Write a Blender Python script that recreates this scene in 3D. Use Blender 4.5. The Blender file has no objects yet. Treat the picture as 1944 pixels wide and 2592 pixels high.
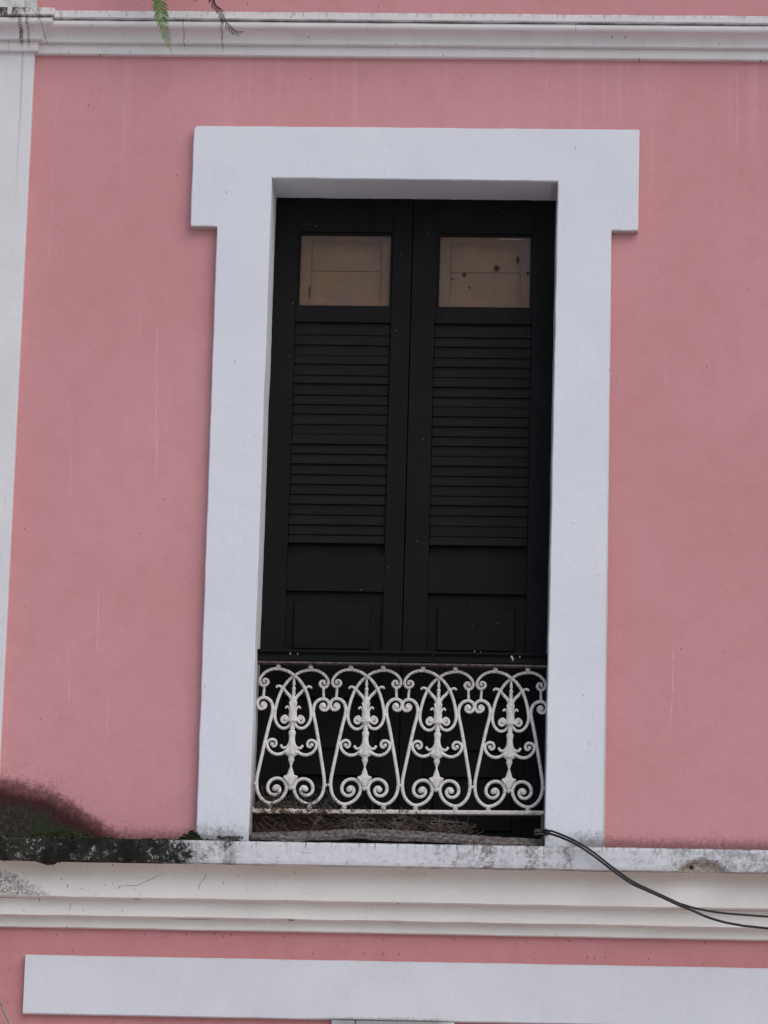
import bpy, bmesh, math, random
from mathutils import Vector, Matrix, noise as mnoise

S = bpy.context.scene
C = S.collection
R = math.radians

# ------------------------------------------------------------------ camera
cam_d = bpy.data.cameras.new("camera")
cam = bpy.data.objects.new("camera", cam_d)
C.objects.link(cam)
cam_d.sensor_fit = 'HORIZONTAL'
cam_d.sensor_width = 36.0
cam_d.lens = 11868.76 / 1944.0 * 36.0
cam_d.clip_start = 0.5
cam_d.clip_end = 500.0
yaw, pitch, roll = -0.05156145, 0.26823892, 0.02733333
fw = Vector((math.sin(yaw) * math.cos(pitch), math.cos(yaw) * math.cos(pitch), math.sin(pitch)))
rt = Vector((math.cos(yaw), -math.sin(yaw), 0))
up = rt.cross(fw)
r2 = rt * math.cos(roll) + up * math.sin(roll)
u2 = -rt * math.sin(roll) + up * math.cos(roll)
m3 = Matrix((r2, u2, -fw)).transposed()
cam.matrix_world = Matrix.Translation((0.93925, -18.1999, 1.59086)) @ m3.to_4x4()
S.camera = cam
S.render.resolution_x = 768
S.render.resolution_y = 1024

# ------------------------------------------------------------------ light
SUN_EL, SUN_AZ = R(46), R(142)          # azimuth clockwise from +Y: the sun stands in front of the facade, to the right
world = bpy.data.worlds.new("World")
S.world = world
world.use_nodes = True
wn = world.node_tree.nodes
bg = wn["Background"]
sky = wn.new("ShaderNodeTexSky")
sky.sky_type = 'NISHITA'
sky.sun_disc = False
sky.sun_elevation = SUN_EL
sky.sun_rotation = SUN_AZ
sky.air_density = 1.0
sky.dust_density = 1.5
sky.ozone_density = 1.0
world.node_tree.links.new(sky.outputs[0], bg.inputs[0])
bg.inputs[1].default_value = 0.15
sd = bpy.data.lights.new("sun", 'SUN')
sd.energy = 1.1
sd.angle = R(60)
sd.color = (1.0, 0.94, 0.88)
sun = bpy.data.objects.new("sun", sd)
C.objects.link(sun)
dirv = Vector((math.sin(SUN_AZ) * math.cos(SUN_EL), math.cos(SUN_AZ) * math.cos(SUN_EL), math.sin(SUN_EL)))
sun.rotation_euler = dirv.to_track_quat('Z', 'Y').to_euler()
sun.location = (8, -12, 20)
S.view_settings.view_transform = 'Standard'
S.view_settings.look = 'None'
S.view_settings.gamma = 1
S.view_settings.use_curve_mapping = False
S.view_settings.exposure = -0.10

# ------------------------------------------------------------------ node helpers
class G:
    def __init__(self, name, rough=0.85, spec=0.3):
        self.m = bpy.data.materials.new(name)
        self.m.use_nodes = True
        self.nt = self.m.node_tree
        self.b = self.nt.nodes["Principled BSDF"]
        self.b.inputs["Roughness"].default_value = rough
        self.b.inputs["Specular IOR Level"].default_value = spec
        tc = self.nt.nodes.new("ShaderNodeTexCoord")
        self.co = tc.outputs["Object"]
        self._s = None

    def link(self, v, sock):
        if hasattr(v, "is_linked") or isinstance(v, bpy.types.NodeSocket):
            self.nt.links.new(v, sock)
        elif isinstance(v, (tuple, list)):
            sock.default_value = tuple(v) + ((1.0,) if len(v) == 3 and len(sock.default_value) == 4 else ())
        else:
            sock.default_value = v

    def xyz(self):
        if self._s is None:
            n = self.nt.nodes.new("ShaderNodeSeparateXYZ")
            self.nt.links.new(self.co, n.inputs[0])
            self._s = n
        return self._s.outputs[0], self._s.outputs[1], self._s.outputs[2]

    def math(self, op, a, b=0.0, clamp=False):
        n = self.nt.nodes.new("ShaderNodeMath")
        n.operation = op
        n.use_clamp = clamp
        self.link(a, n.inputs[0])
        self.link(b, n.inputs[1])
        return n.outputs[0]

    def add(self, a, b): return self.math('ADD', a, b)
    def sub(self, a, b): return self.math('SUBTRACT', a, b)
    def mul(self, a, b): return self.math('MULTIPLY', a, b)
    def mx(self, a, b): return self.math('MAXIMUM', a, b)
    def inv(self, a): return self.math('SUBTRACT', 1.0, a)

    def vec(self, scale=(1, 1, 1), loc=(0, 0, 0), rot=(0, 0, 0)):
        n = self.nt.nodes.new("ShaderNodeMapping")
        self.nt.links.new(self.co, n.inputs[0])
        n.inputs["Scale"].default_value = scale
        n.inputs["Location"].default_value = loc
        n.inputs["Rotation"].default_value = rot
        return n.outputs[0]

    def noise(self, scale=5, detail=4, rough=0.55, v=None, dist=0.0):
        n = self.nt.nodes.new("ShaderNodeTexNoise")
        self.link(v if v is not None else self.co, n.inputs["Vector"])
        n.inputs["Scale"].default_value = scale
        n.inputs["Detail"].default_value = detail
        n.inputs["Roughness"].default_value = rough
        n.inputs["Distortion"].default_value = dist
        return n.outputs[0]

    def step(self, x, a, b, lo=0.0, hi=1.0):
        n = self.nt.nodes.new("ShaderNodeMapRange")
        n.interpolation_type = 'SMOOTHSTEP'
        self.link(x, n.inputs["Value"])
        rev = a > b
        if rev:
            a, b, lo, hi = b, a, hi, lo
        n.inputs["From Min"].default_value = a
        n.inputs["From Max"].default_value = b
        n.inputs["To Min"].default_value = lo
        n.inputs["To Max"].default_value = hi
        return n.outputs[0]

    def box(self, x, a, b, soft):
        return self.mul(self.step(x, a - soft, a + soft), self.step(x, b + soft, b - soft))

    def spots(self, scale, r, keep=0.5, v=None, soft=0.5):
        """random dots: share keep of the cells carries one"""
        n = self.nt.nodes.new("ShaderNodeTexVoronoi")
        n.voronoi_dimensions = '2D'
        q = self.nt.nodes.new("ShaderNodeSeparateXYZ")
        self.link(v if v is not None else self.co, q.inputs[0])
        c = self.nt.nodes.new("ShaderNodeCombineXYZ")
        # ragged dots: shift the lookup by a little noise
        wob = self.mul(self.sub(self.noise(scale * 4.0, 2, 0.6), 0.5), 0.9 * r / scale)
        self.nt.links.new(self.add(q.outputs[0], wob), c.inputs[0])
        self.nt.links.new(self.sub(q.outputs[2], wob), c.inputs[1])
        self.nt.links.new(c.outputs[0], n.inputs["Vector"])
        n.inputs["Scale"].default_value = scale
        s = self.nt.nodes.new("ShaderNodeSeparateColor")
        self.nt.links.new(n.outputs["Color"], s.inputs[0])
        k = self.math('LESS_THAN', s.outputs[0], keep)
        rr = self.mul(self.add(s.outputs[1], 0.3), r)
        d = self.math('DIVIDE', n.outputs["Distance"], rr)
        return self.mul(self.step(d, 1.0, 1.0 - soft), k)

    def mix(self, f, a, b):
        n = self.nt.nodes.new("ShaderNodeMix")
        n.data_type = 'RGBA'
        self.link(f, n.inputs[0])
        self.link(a, n.inputs[6])
        self.link(b, n.inputs[7])
        return n.outputs[2]

    def curve(self, x, pts, x0, x1):
        """piecewise function of x through pts, values 0..1"""
        t = self.nt.nodes.new("ShaderNodeMapRange")
        self.link(x, t.inputs["Value"])
        t.inputs["From Min"].default_value = x0
        t.inputs["From Max"].default_value = x1
        n = self.nt.nodes.new("ShaderNodeFloatCurve")
        self.nt.links.new(t.outputs[0], n.inputs["Value"])
        cu = n.mapping.curves[0]
        P = [((p[0] - x0) / (x1 - x0), p[1]) for p in pts]
        cu.points[0].location = P[0]
        cu.points[1].location = P[-1]
        for p in P[1:-1]:
            cu.points.new(*p)
        for p in cu.points:
            p.handle_type = 'VECTOR'
        n.mapping.update()
        return n.outputs[0]

    def bump(self, h, strength=0.3, dist=0.01):
        n = self.nt.nodes.new("ShaderNodeBump")
        n.inputs["Strength"].default_value = strength
        n.inputs["Distance"].default_value = dist
        self.link(h, n.inputs["Height"])
        prev = self.b.inputs["Normal"]
        if prev.is_linked:
            self.nt.links.new(prev.links[0].from_socket, n.inputs["Normal"])
        self.nt.links.new(n.outputs[0], self.b.inputs["Normal"])

    def out(self, col):
        self.link(col, self.b.inputs["Base Color"])
        return self.m

# ------------------------------------------------------------------ materials
STAIN = [(-1.60, 5.47), (-1.5013, 5.4623), (-1.4061, 5.4559), (-1.2937, 5.4176), (-1.1805, 5.3555), (-1.099, 5.2929), (-1.0341, 5.2462), (-0.95, 5.20)]

def stucco_relief(g, s=1.0):
    t = g.noise(5, 3, 0.5)
    a = g.noise(28, 5, 0.65)
    b = g.noise(230, 3, 0.6)
    g.bump(t, 0.30 * s, 0.012)
    g.bump(a, 0.35 * s, 0.006)
    g.bump(b, 0.40 * s, 0.0012)

def m_pink():
    g = G("pink_stucco", 0.88, 0.2)
    x, y, z = g.xyz()
    big = g.noise(1.1, 3, 0.5)
    col = g.mix(g.step(big, 0.3, 0.7), (0.612, 0.280, 0.285), (0.652, 0.314, 0.322))
    mid = g.noise(9, 5, 0.6)
    col = g.mix(g.mul(g.step(mid, 0.42, 0.72), 0.30), col, (0.545, 0.235, 0.235))
    # rain-washed pale streaks below the upper cornice
    st = g.noise(1, 4, 0.6, v=g.vec((26, 1, 0.55)))
    st2 = g.noise(1, 3, 0.6, v=g.vec((75, 1, 0.9)))
    top = g.step(g.add(z, g.mul(g.noise(7, 2, 0.5, v=g.vec((1, 1, 0.1))), 0.45)), 8.05, 8.62)
    inz = g.step(z, 8.66, 8.54)
    m1 = g.mul(g.mul(g.step(st, 0.50, 0.70), top), inz)
    col = g.mix(g.mul(m1, 0.22), col, (0.68, 0.46, 0.46))
    # long faint runs and a few thin pale scratches all over
    col = g.mix(g.mul(g.step(st2, 0.60, 0.80), 0.10), col, (0.72, 0.48, 0.48))
    wig = g.mul(g.sub(g.noise(3, 2), 0.5), 0.03)
    for xx, sl, z0, z1, k in ((-0.937, -0.035, 6.68, 7.40, 0.40), (-1.022, 0.02, 7.30, 7.46, 0.35), (-1.277, -0.05, 6.60, 6.90, 0.40), (-1.140, -0.05, 5.93, 6.31, 0.40),
                             (-1.080, 0.0, 5.60, 5.88, 0.35), (-1.243, -0.06, 5.76, 6.03, 0.30), (1.168, 0.01, 5.70, 6.10, 0.45), (1.127, -0.06, 7.08, 7.29, 0.25),
                             (-1.405, 0.0, 7.6, 8.5, 0.22), (0.62, 0.0, 8.28, 8.53, 0.28), (1.41, 0.0, 8.15, 8.53, 0.35), (-0.66, 0.0, 8.28, 8.5, 0.2)):
        xc = g.add(g.add(x, wig), g.mul(g.sub(z, (z0 + z1) / 2), -sl))
        mm = g.mul(g.step(g.math('ABSOLUTE', g.sub(xc, xx)), 0.0032, 0.0008), g.box(z, z0 + 0.04, z1 - 0.04, 0.04))
        mm = g.mul(mm, g.step(g.noise(26, 3, 0.6), 0.32, 0.55))
        col = g.mix(g.mul(mm, k * 0.6), col, (0.86, 0.68, 0.66))
    # pale and dark specks
    col = g.mix(g.mul(g.spots(20, 0.055, 0.22), 0.5), col, (0.74, 0.55, 0.54))
    ds = g.spots(11, 0.032, 0.25, v=g.vec((1, 1, 0.6), loc=(3, 1, 2)))
    col = g.mix(g.mul(g.mul(ds, g.step(g.noise(3, 3), 0.40, 0.60)), 0.7), col, (0.13, 0.05, 0.05))
    # below the ledge the pink is darker and redder
    col = g.mix(g.step(z, 4.93, 4.90), col, g.mix(g.step(mid, 0.3, 0.7), (0.57, 0.235, 0.235), (0.61, 0.265, 0.26)))
    low = g.mul(g.spots(22, 0.09, 0.35, v=g.vec((1.3, 1, 0.7), loc=(1, 4, 2))), g.step(z, 4.93, 4.90))
    col = g.mix(g.mul(low, 0.6), col, (0.13, 0.06, 0.06))
    # grime creeping up from the ledge
    fine = g.noise(55, 6, 0.75)
    d0 = g.mul(g.step(g.add(z, g.mul(fine, -0.10)), 5.25, 5.19), g.step(z, 5.19, 5.21))
    col = g.mix(g.mul(d0, 0.75), col, (0.14, 0.055, 0.05))
    # the dark mould patch at the left foot of the wall
    zb = g.curve(x, [(p[0], p[1] - 5.0) for p in STAIN], -1.6, -0.95)
    zb = g.add(zb, 5.0)
    n1 = g.noise(9, 5, 0.65)
    d = g.add(g.sub(zb, z), g.mul(g.sub(n1, 0.5), 0.10))
    d = g.add(d, g.mul(g.sub(fine, 0.5), 0.10))
    gran = g.noise(170, 3, 0.7)
    d = g.add(d, g.mul(g.sub(gran, 0.5), 0.09))
    above = g.step(z, 5.15, 5.20)
    xm = g.step(x, -0.93, -1.00)
    sm = g.mul(above, xm)
    # loose specks above its rim
    sp = g.mx(g.spots(130, 0.34, 0.55), g.spots(60, 0.18, 0.30))
    rim = g.mul(g.mul(g.step(d, -0.16, 0.02), g.step(g.noise(18, 4, 0.7), 0.35, 0.6)), sp)
    col = g.mix(g.mul(g.mul(rim, sm), 0.8), col, (0.13, 0.03, 0.028))
    col = g.mix(g.mul(g.mul(g.step(d, -0.045, 0.012), sm), 0.85), col, (0.115, 0.037, 0.033))
    col = g.mix(g.mul(g.step(d, 0.0, 0.06), sm), col, g.mix(g.step(gran, 0.35, 0.6), (0.030, 0.008, 0.008), (0.062, 0.019, 0.017)))
    grey = g.mix(g.step(fine, 0.35, 0.65), (0.014, 0.010, 0.009), (0.065, 0.051, 0.043))
    col = g.mix(g.mul(g.step(d, 0.05, 0.13), sm), col, grey)
    gm = g.mul(g.step(g.add(d, g.mul(g.sub(g.noise(5, 3), 0.5), 0.1)), 0.07, 0.13), g.box(x, -1.36, -1.06, 0.06))
    col = g.mix(g.mul(g.mul(gm, sm), 0.85), col, (0.024, 0.038, 0.009))
    stucco_relief(g)
    return g.out(col)

def m_frame():
    g = G("white_window_paint", 0.75, 0.3)
    x, y, z = g.xyz()
    big = g.noise(2.2, 4, 0.6)
    col = g.mix(g.step(big, 0.3, 0.7), (0.728, 0.730, 0.766), (0.772, 0.774, 0.803))
    st = g.noise(1, 4, 0.65, v=g.vec((32, 30, 1.3)))
    col = g.mix(g.mul(g.step(st, 0.56, 0.78), 0.16), col, (0.58, 0.585, 0.62))
    hair = g.noise(1, 3, 0.6, v=g.vec((110, 60, 5)))
    hm = g.mul(g.step(hair, 0.70, 0.74), g.step(g.noise(4, 3), 0.52, 0.62))
    col = g.mix(g.mul(hm, 0.35), col, (0.42, 0.41, 0.42))
    und = g.mul(g.step(g.add(z, g.mul(g.sub(g.noise(40, 4, 0.7), 0.5), 0.02)), 7.802, 7.793), g.mx(g.step(x, -0.71, -0.72), g.step(x, 0.895, 0.905)))  # underside of the ears: warm shade put into the colour
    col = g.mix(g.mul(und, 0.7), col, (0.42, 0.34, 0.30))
    sp = g.spots(8, 0.030, 0.28, v=g.vec((1.6, 1, 0.5), rot=(0, R(12), 0)))
    col = g.mix(g.mul(sp, 0.65), col, (0.25, 0.24, 0.24))
    fine = g.noise(60, 6, 0.75)
    # splashes and grime at its foot
    foot = g.step(z, 5.62, 5.26)
    sp2 = g.mul(g.mx(g.spots(60, 0.17, 0.35), g.spots(24, 0.10, 0.4)), foot)
    col = g.mix(g.mul(sp2, 0.5), col, (0.36, 0.35, 0.34))
    g0 = g.step(g.add(z, g.mul(g.sub(fine, 0.5), -0.16)), 5.31, 5.235)
    g1 = g.mx(g.step(x, 0.72, 0.80), g.mul(g.step(x, -0.45, -0.60), 0.95))
    col = g.mix(g.mul(g.mul(g0, g.mx(g1, 0.35)), 0.85), col, (0.16, 0.155, 0.145))
    # dirty rubbed reveals low in the opening
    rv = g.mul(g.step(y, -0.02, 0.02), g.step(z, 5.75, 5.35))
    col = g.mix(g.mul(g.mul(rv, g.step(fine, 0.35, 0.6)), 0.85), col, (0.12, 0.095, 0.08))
    rb = g.mul(g.step(y, -0.03, 0.0), g.step(x, 0.64, 0.655))
    col = g.mix(g.mul(rb, 0.45), col, (0.30, 0.20, 0.155))
    sof = g.mul(g.step(y, -0.03, -0.01), g.step(z, 7.95, 8.0))  # soffit darkened in the colour, more towards the right
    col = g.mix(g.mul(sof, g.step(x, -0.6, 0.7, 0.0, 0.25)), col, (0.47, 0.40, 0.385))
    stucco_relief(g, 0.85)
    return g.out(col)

def m_trim(name, base, dark, zlo=None, kind="low"):
    g = G(name, 0.8, 0.25)
    x, y, z = g.xyz()
    big = g.noise(2.5, 4, 0.6)
    col = g.mix(g.step(big, 0.3, 0.7), base, tuple(c * 0.93 for c in base))
    fine = g.noise(70, 5, 0.7)
    if kind == "top":
        # brown-black runs on the cornice, strongest over the pilaster
        st = g.noise(1, 5, 0.7, v=g.vec((42, 20, 2.6)))
        lft = g.step(x, -0.9, -1.55)
        th = g.mul(lft, 0.07)
        m = g.step(g.add(st, th), 0.66, 0.74)
        col = g.mix(g.mul(m, 0.42), col, (0.27, 0.20, 0.175))
        st2 = g.noise(1, 4, 0.6, v=g.vec((13, 20, 1.0), loc=(4, 0, 1)))
        col = g.mix(g.mul(g.step(st2, 0.5, 0.72), 0.16), col, (0.46, 0.39, 0.36))
        col = g.mix(g.mul(g.spots(16, 0.06, 0.35), 0.7), col, (0.14, 0.11, 0.10))
        capm = g.step(g.add(z, g.mul(g.sub(g.noise(1, 5, 0.7, v=g.vec((60, 10, 9))), 0.5), 0.12)), 8.685, 8.715)
        col = g.mix(g.mul(capm, 0.5), col, (0.20, 0.20, 0.21))
        gro = g.box(g.add(z, g.mul(g.sub(fine, 0.5), 0.010)), 8.659, 8.666, 0.003)  # dark line under the cap: overhang shade painted in
        col = g.mix(g.mul(gro, g.step(g.noise(8, 4, 0.6), 0.35, 0.62, 0.2, 0.8)), col, (0.16, 0.125, 0.105))
        lf = g.mul(g.step(x, -1.43, -1.50), g.step(g.add(z, g.mul(fine, 0.05)), 8.66, 8.70))
        col = g.mix(g.mul(lf, g.step(g.noise(26, 4, 0.7, v=g.vec((1, 1, 0.5))), 0.42, 0.6)), col, (0.075, 0.06, 0.045))
        # two old rust runs beside the pilaster head
        for xx, w, k in ((-1.554, 0.008, 0.8), (-1.524, 0.006, 0.6), (-0.72, 0.004, 0.6), (-0.88, 0.003, 0.5)):
            wob = g.add(x, g.mul(g.sub(g.noise(14, 3), 0.5), 0.012))
            r = g.mul(g.box(wob, xx - w, xx + w, 0.002), g.mul(g.step(z, 8.55, 8.60), g.step(z, 8.675, 8.66)))
            col = g.mix(g.mul(g.mul(r, g.step(fine, 0.3, 0.55)), k), col, (0.085, 0.055, 0.05))
    if kind == "pil":
        st = g.noise(1, 5, 0.7, v=g.vec((48, 20, 1.8)))
        m = g.step(st, 0.63, 0.72)
        col = g.mix(g.mul(m, 0.30), col, (0.30, 0.27, 0.26))
        gr = g.mul(g.step(z, 8.70, 8.72), g.step(g.noise(14, 4, 0.6), 0.42, 0.68))
        col = g.mix(g.mul(gr, 0.55), col, (0.32, 0.35, 0.22))
        r = g.mul(g.box(g.add(x, g.mul(g.noise(14, 3), 0.012)), -1.548, -1.540, 0.003), g.step(z, 7.7, 8.55))
        col = g.mix(g.mul(r, 0.4), col, (0.30, 0.25, 0.23))
    if kind == "low":
        # little dark slivers and specks
        a = g.spots(14, 0.070, 0.55, v=g.vec((2.0, 1, 0.7), rot=(0, R(25), 0)))
        b = g.spots(34, 0.10, 0.30, v=g.vec((1, 1, 1), loc=(5, 5, 5)))
        dens = g.mul(g.step(x, 0.6, -1.2, 0.35, 1.0), g.step(g.noise(6, 4, 0.7), 0.40, 0.58))
        col = g.mix(g.mul(g.mul(g.mx(a, b), dens), 0.85), col, (0.10, 0.085, 0.075))
        # yellowish shade just under the slab, painted into the colour
        slab_shade = g.mul(g.step(g.add(z, g.mul(g.sub(g.noise(3, 4), 0.5), 0.06)), 5.05, 5.11), g.step(g.noise(2, 3), 0.3, 0.6, 0.4, 1.0))
        col = g.mix(g.mul(slab_shade, 0.40), col, (0.52, 0.42, 0.31))
        # eroded rough patch at the far left
        zr = g.sub(g.mul(g.add(x, 1.27), -0.62), g.sub(z, 4.99))
        er = g.mul(g.step(g.add(zr, g.mul(g.sub(fine, 0.5), 0.12)), -0.01, 0.03), g.step(z, 4.985, 4.995))
        er = g.mul(er, g.step(g.sub(5.10, z), 0.0, 0.03))
        ern = g.step(g.noise(95, 4, 0.7), 0.44, 0.56)
        col = g.mix(g.mul(er, g.add(g.mul(ern, 0.6), 0.25)), col, (0.20, 0.165, 0.155))
        lines = g.noise(1, 4, 0.6, v=g.vec((30, 1, 2.0)))
        col = g.mix(g.mul(g.step(lines, 0.6, 0.8), 0.12), col, (0.45, 0.40, 0.36))
    if kind == "band":
        a = g.spots(11, 0.042, 0.6, v=g.vec((1.4, 1, 0.8), loc=(2, 0, 7), rot=(0, R(-15), 0)))
        b = g.spots(26, 0.060, 0.35, v=g.vec((1.2, 1, 0.7), rot=(0, R(20), 0)))
        dens = g.mul(g.step(x, 0.9, -1.0, 0.3, 1.0), g.step(g.noise(5, 4, 0.7), 0.42, 0.60))
        col = g.mix(g.mul(g.mul(g.mx(a, b), dens), 0.75), col, (0.16, 0.155, 0.15))
        fr = g.step(g.add(z, g.mul(g.sub(fine, 0.5), -0.03)), 4.548, 4.532)
        fr = g.mul(fr, g.box(x, -0.16, 0.30, 0.05))
        col = g.mix(g.mul(fr, 0.7), col, (0.22, 0.22, 0.20))
        tp = g.step(g.add(z, g.mul(g.sub(fine, 0.5), 0.02)), 4.758, 4.772)
        col = g.mix(g.mul(tp, 0.45), col, (0.30, 0.29, 0.29))
    stucco_relief(g, 0.9)
    return g.out(col)

def m_slab():
    g = G("weathered_ledge_paint", 0.88, 0.2)
    x, y, z = g.xyz()
    fine = g.noise(60, 6, 0.78)
    med = g.noise(17, 6, 0.72)
    white = g.mix(g.step(g.noise(3, 3), 0.3, 0.7), (0.63, 0.622, 0.628), (0.71, 0.703, 0.712))
    # how much grey bloom, along the ledge
    den = g.curve(x, [(-1.6, 1.0), (-0.93, 0.98), (-0.80, 0.72), (-0.66, 0.62), (-0.61, 0.55), (-0.57, 0.85), (-0.535, 0.70), (-0.522, 0.36),
                      (0.20, 0.36), (0.26, 0.52), (0.45, 0.60), (0.56, 0.50), (0.68, 0.62), (0.78, 0.42), (1.05, 0.46), (1.25, 0.60), (1.6, 0.72)], -1.6, 1.6)
    nn = g.add(g.mul(fine, 0.55), g.mul(med, 0.45))
    gm = g.step(g.add(nn, g.mul(den, 0.36)), 0.66, 0.80)
    gcol = g.mix(g.step(g.noise(40, 4, 0.7), 0.4, 0.6), (0.20, 0.195, 0.185), (0.36, 0.355, 0.34))
    col = g.mix(g.mul(gm, 0.8), white, gcol)
    # drips starting at the top edge
    dr = g.noise(1, 6, 0.75, v=g.vec((85, 4, 7.0)))
    dm = g.step(g.add(dr, g.mul(g.sub(z, 5.165), 1.8)), 0.60, 0.70)
    dm = g.mx(dm, g.mul(g.step(g.noise(90, 4, 0.7, v=g.vec((1.3, 1, 0.45))), 0.66, 0.70), 0.8))
    col = g.mix(g.mul(dm, 0.75), col, (0.17, 0.165, 0.165))
    tp = g.step(g.add(z, g.mul(g.sub(fine, 0.5), 0.02)), 5.199, 5.209)
    col = g.mix(g.mul(tp, 0.5), col, (0.20, 0.19, 0.18))
    # reddish-brown stains where the cable rubs
    for xx, w in ((0.45, 0.03), (0.62, 0.025), (0.765, 0.02)):
        r = g.mul(g.box(g.add(x, g.mul(g.sub(med, 0.5), 0.06)), xx - w, xx + w, 0.012), g.step(fine, 0.40, 0.58))
        col = g.mix(g.mul(r, 0.6), col, (0.115, 0.08, 0.07))
    # black mould with flaked light spots, left part
    lm = g.curve(x, [(-1.6, 0.96), (-1.02, 0.93), (-0.90, 0.74), (-0.70, 0.50), (-0.61, 0.38), (-0.565, 0.52), (-0.54, 0.40), (-0.522, 0.0), (1.6, 0.0)], -1.6, 1.6)
    patch = g.noise(21, 6, 0.75)
    bm_ = g.step(g.add(patch, g.sub(lm, 0.5)), 0.46, 0.60)
    blk = g.mix(g.step(g.noise(9, 3), 0.35, 0.65), (0.010, 0.010, 0.008), (0.030, 0.029, 0.022))
    fl = g.mul(g.step(g.noise(34, 6, 0.80), 0.555, 0.60), g.step(g.noise(9, 4, 0.7), 0.42, 0.56))
    blk = g.mix(g.mul(fl, 0.75), blk, (0.40, 0.385, 0.36))
    col = g.mix(bm_, col, blk)
    # broken-out bite shows the tan render below the paint
    cx = g.sub(x, 1.288)
    cz = g.sub(z, 5.105)
    rr = g.math('SQRT', g.add(g.mul(g.mul(cx, cx), 0.36), g.mul(g.mul(cz, cz), 1.0)))
    cut = g.step(g.add(rr, g.mul(g.sub(g.noise(70, 3), 0.5), 0.008)), 0.058, 0.053)
    tan = g.mix(g.step(fine, 0.35, 0.65), (0.34, 0.285, 0.22), (0.50, 0.44, 0.37))
    col = g.mix(cut, col, tan)
    g.bump(med, 0.4, 0.006)
    g.bump(fine, 0.55, 0.003)
    return g.out(col)

def m_door():
    g = G("black_door_paint", 0.6, 0.12)
    x, y, z = g.xyz()
    grain = g.noise(1, 5, 0.7, v=g.vec((130, 40, 5)))
    col = g.mix(g.step(g.noise(3, 4), 0.3, 0.7), (0.0045, 0.0042, 0.0044), (0.0070, 0.0065, 0.0067))
    low = g.step(z, 7.2, 5.6, 0.15, 1.0)
    wm = g.mul(g.step(grain, 0.66, 0.76), g.mul(low, g.step(g.noise(5, 3), 0.45, 0.65)))
    col = g.mix(g.mul(wm, 0.6), col, (0.055, 0.052, 0.050))
    drp = g.noise(1, 4, 0.7, v=g.vec((70, 10, 3.2), loc=(2, 0, 0)))
    dm = g.mul(g.step(drp, 0.68, 0.76), g.step(z, 6.05, 5.9))
    col = g.mix(g.mul(dm, 0.5), col, (0.10, 0.095, 0.09))
    col = g.mix(g.mul(g.spots(9, 0.022, 0.30), 0.45), col, (0.30, 0.29, 0.28))
    g.bump(grain, 0.35, 0.002)
    return g.out(col)

def m_slat():
    g = G("black_slat_paint", 0.6, 0.12)
    grain = g.noise(1, 4, 0.6, v=g.vec((6, 40, 140)))
    col = g.mix(g.step(g.noise(6, 3), 0.35, 0.65), (0.0058, 0.0055, 0.0056), (0.0088, 0.0083, 0.0084))
    g.bump(grain, 0.3, 0.0015)
    return g.out(col)

def m_iron():
    g = G("white_iron_paint", 0.6, 0.35)
    x, y, z = g.xyz()
    n = g.noise(45, 5, 0.7)
    col = g.mix(g.step(n, 0.35, 0.65), (0.78, 0.745, 0.71), (0.62, 0.58, 0.54))
    f = g.noise(150, 4, 0.7)
    # rust freckles; the upper curls are greyer with dirt
    dirty = g.step(g.add(z, g.mul(n, 0.12)), -0.10, 0.06)
    col = g.mix(g.mul(g.step(g.add(f, g.mul(dirty, 0.10)), 0.60, 0.68), 0.72), col, (0.13, 0.085, 0.06))
    col = g.mix(g.mul(dirty, 0.28), col, (0.30, 0.27, 0.26))
    g.bump(n, 0.5, 0.002)
    g.bump(f, 0.4, 0.001)
    return g.out(col)

def m_rusty():
    g = G("rusty_white_bar", 0.7, 0.3)
    x, y, z = g.xyz()
    n = g.noise(38, 6, 0.75)
    lf = g.step(x, 0.35, -0.45)
    m = g.step(g.add(n, g.mul(lf, 0.12)), 0.56, 0.66)
    col = g.mix(g.step(g.noise(60, 4), 0.35, 0.65), (0.72, 0.67, 0.62), (0.58, 0.52, 0.47))
    col = g.mix(m, col, g.mix(g.step(g.noise(90, 3), 0.4, 0.6), (0.060, 0.032, 0.022), (0.24, 0.15, 0.09)))
    g.bump(n, 0.7, 0.004)
    return g.out(col)

def m_simple(name, a, b, sc=20, rough=0.8, bump=0.4, v=None, spec=0.3):
    g = G(name, rough, spec)
    vv = g.vec(v) if v else None
    n = g.noise(sc, 5, 0.65, v=vv)
    g.bump(n, bump, 0.004)
    return g.out(g.mix(g.step(n, 0.32, 0.68), a, b))

def m_board_inside():
    g = G("brown_inner_boards", 0.8, 0.2)
    x, y, z = g.xyz()
    n = g.noise(1, 5, 0.65, v=g.vec((22, 10, 9)))
    c = g.noise(9, 5, 0.65)
    col = g.mix(g.step(n, 0.3, 0.7), (0.30, 0.205, 0.128), (0.35, 0.245, 0.158))
    col = g.mix(g.mul(g.step(c, 0.48, 0.7), 0.45), col, (0.24, 0.175, 0.12))
    g.bump(n, 0.3, 0.002)
    return g.out(col)

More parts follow.
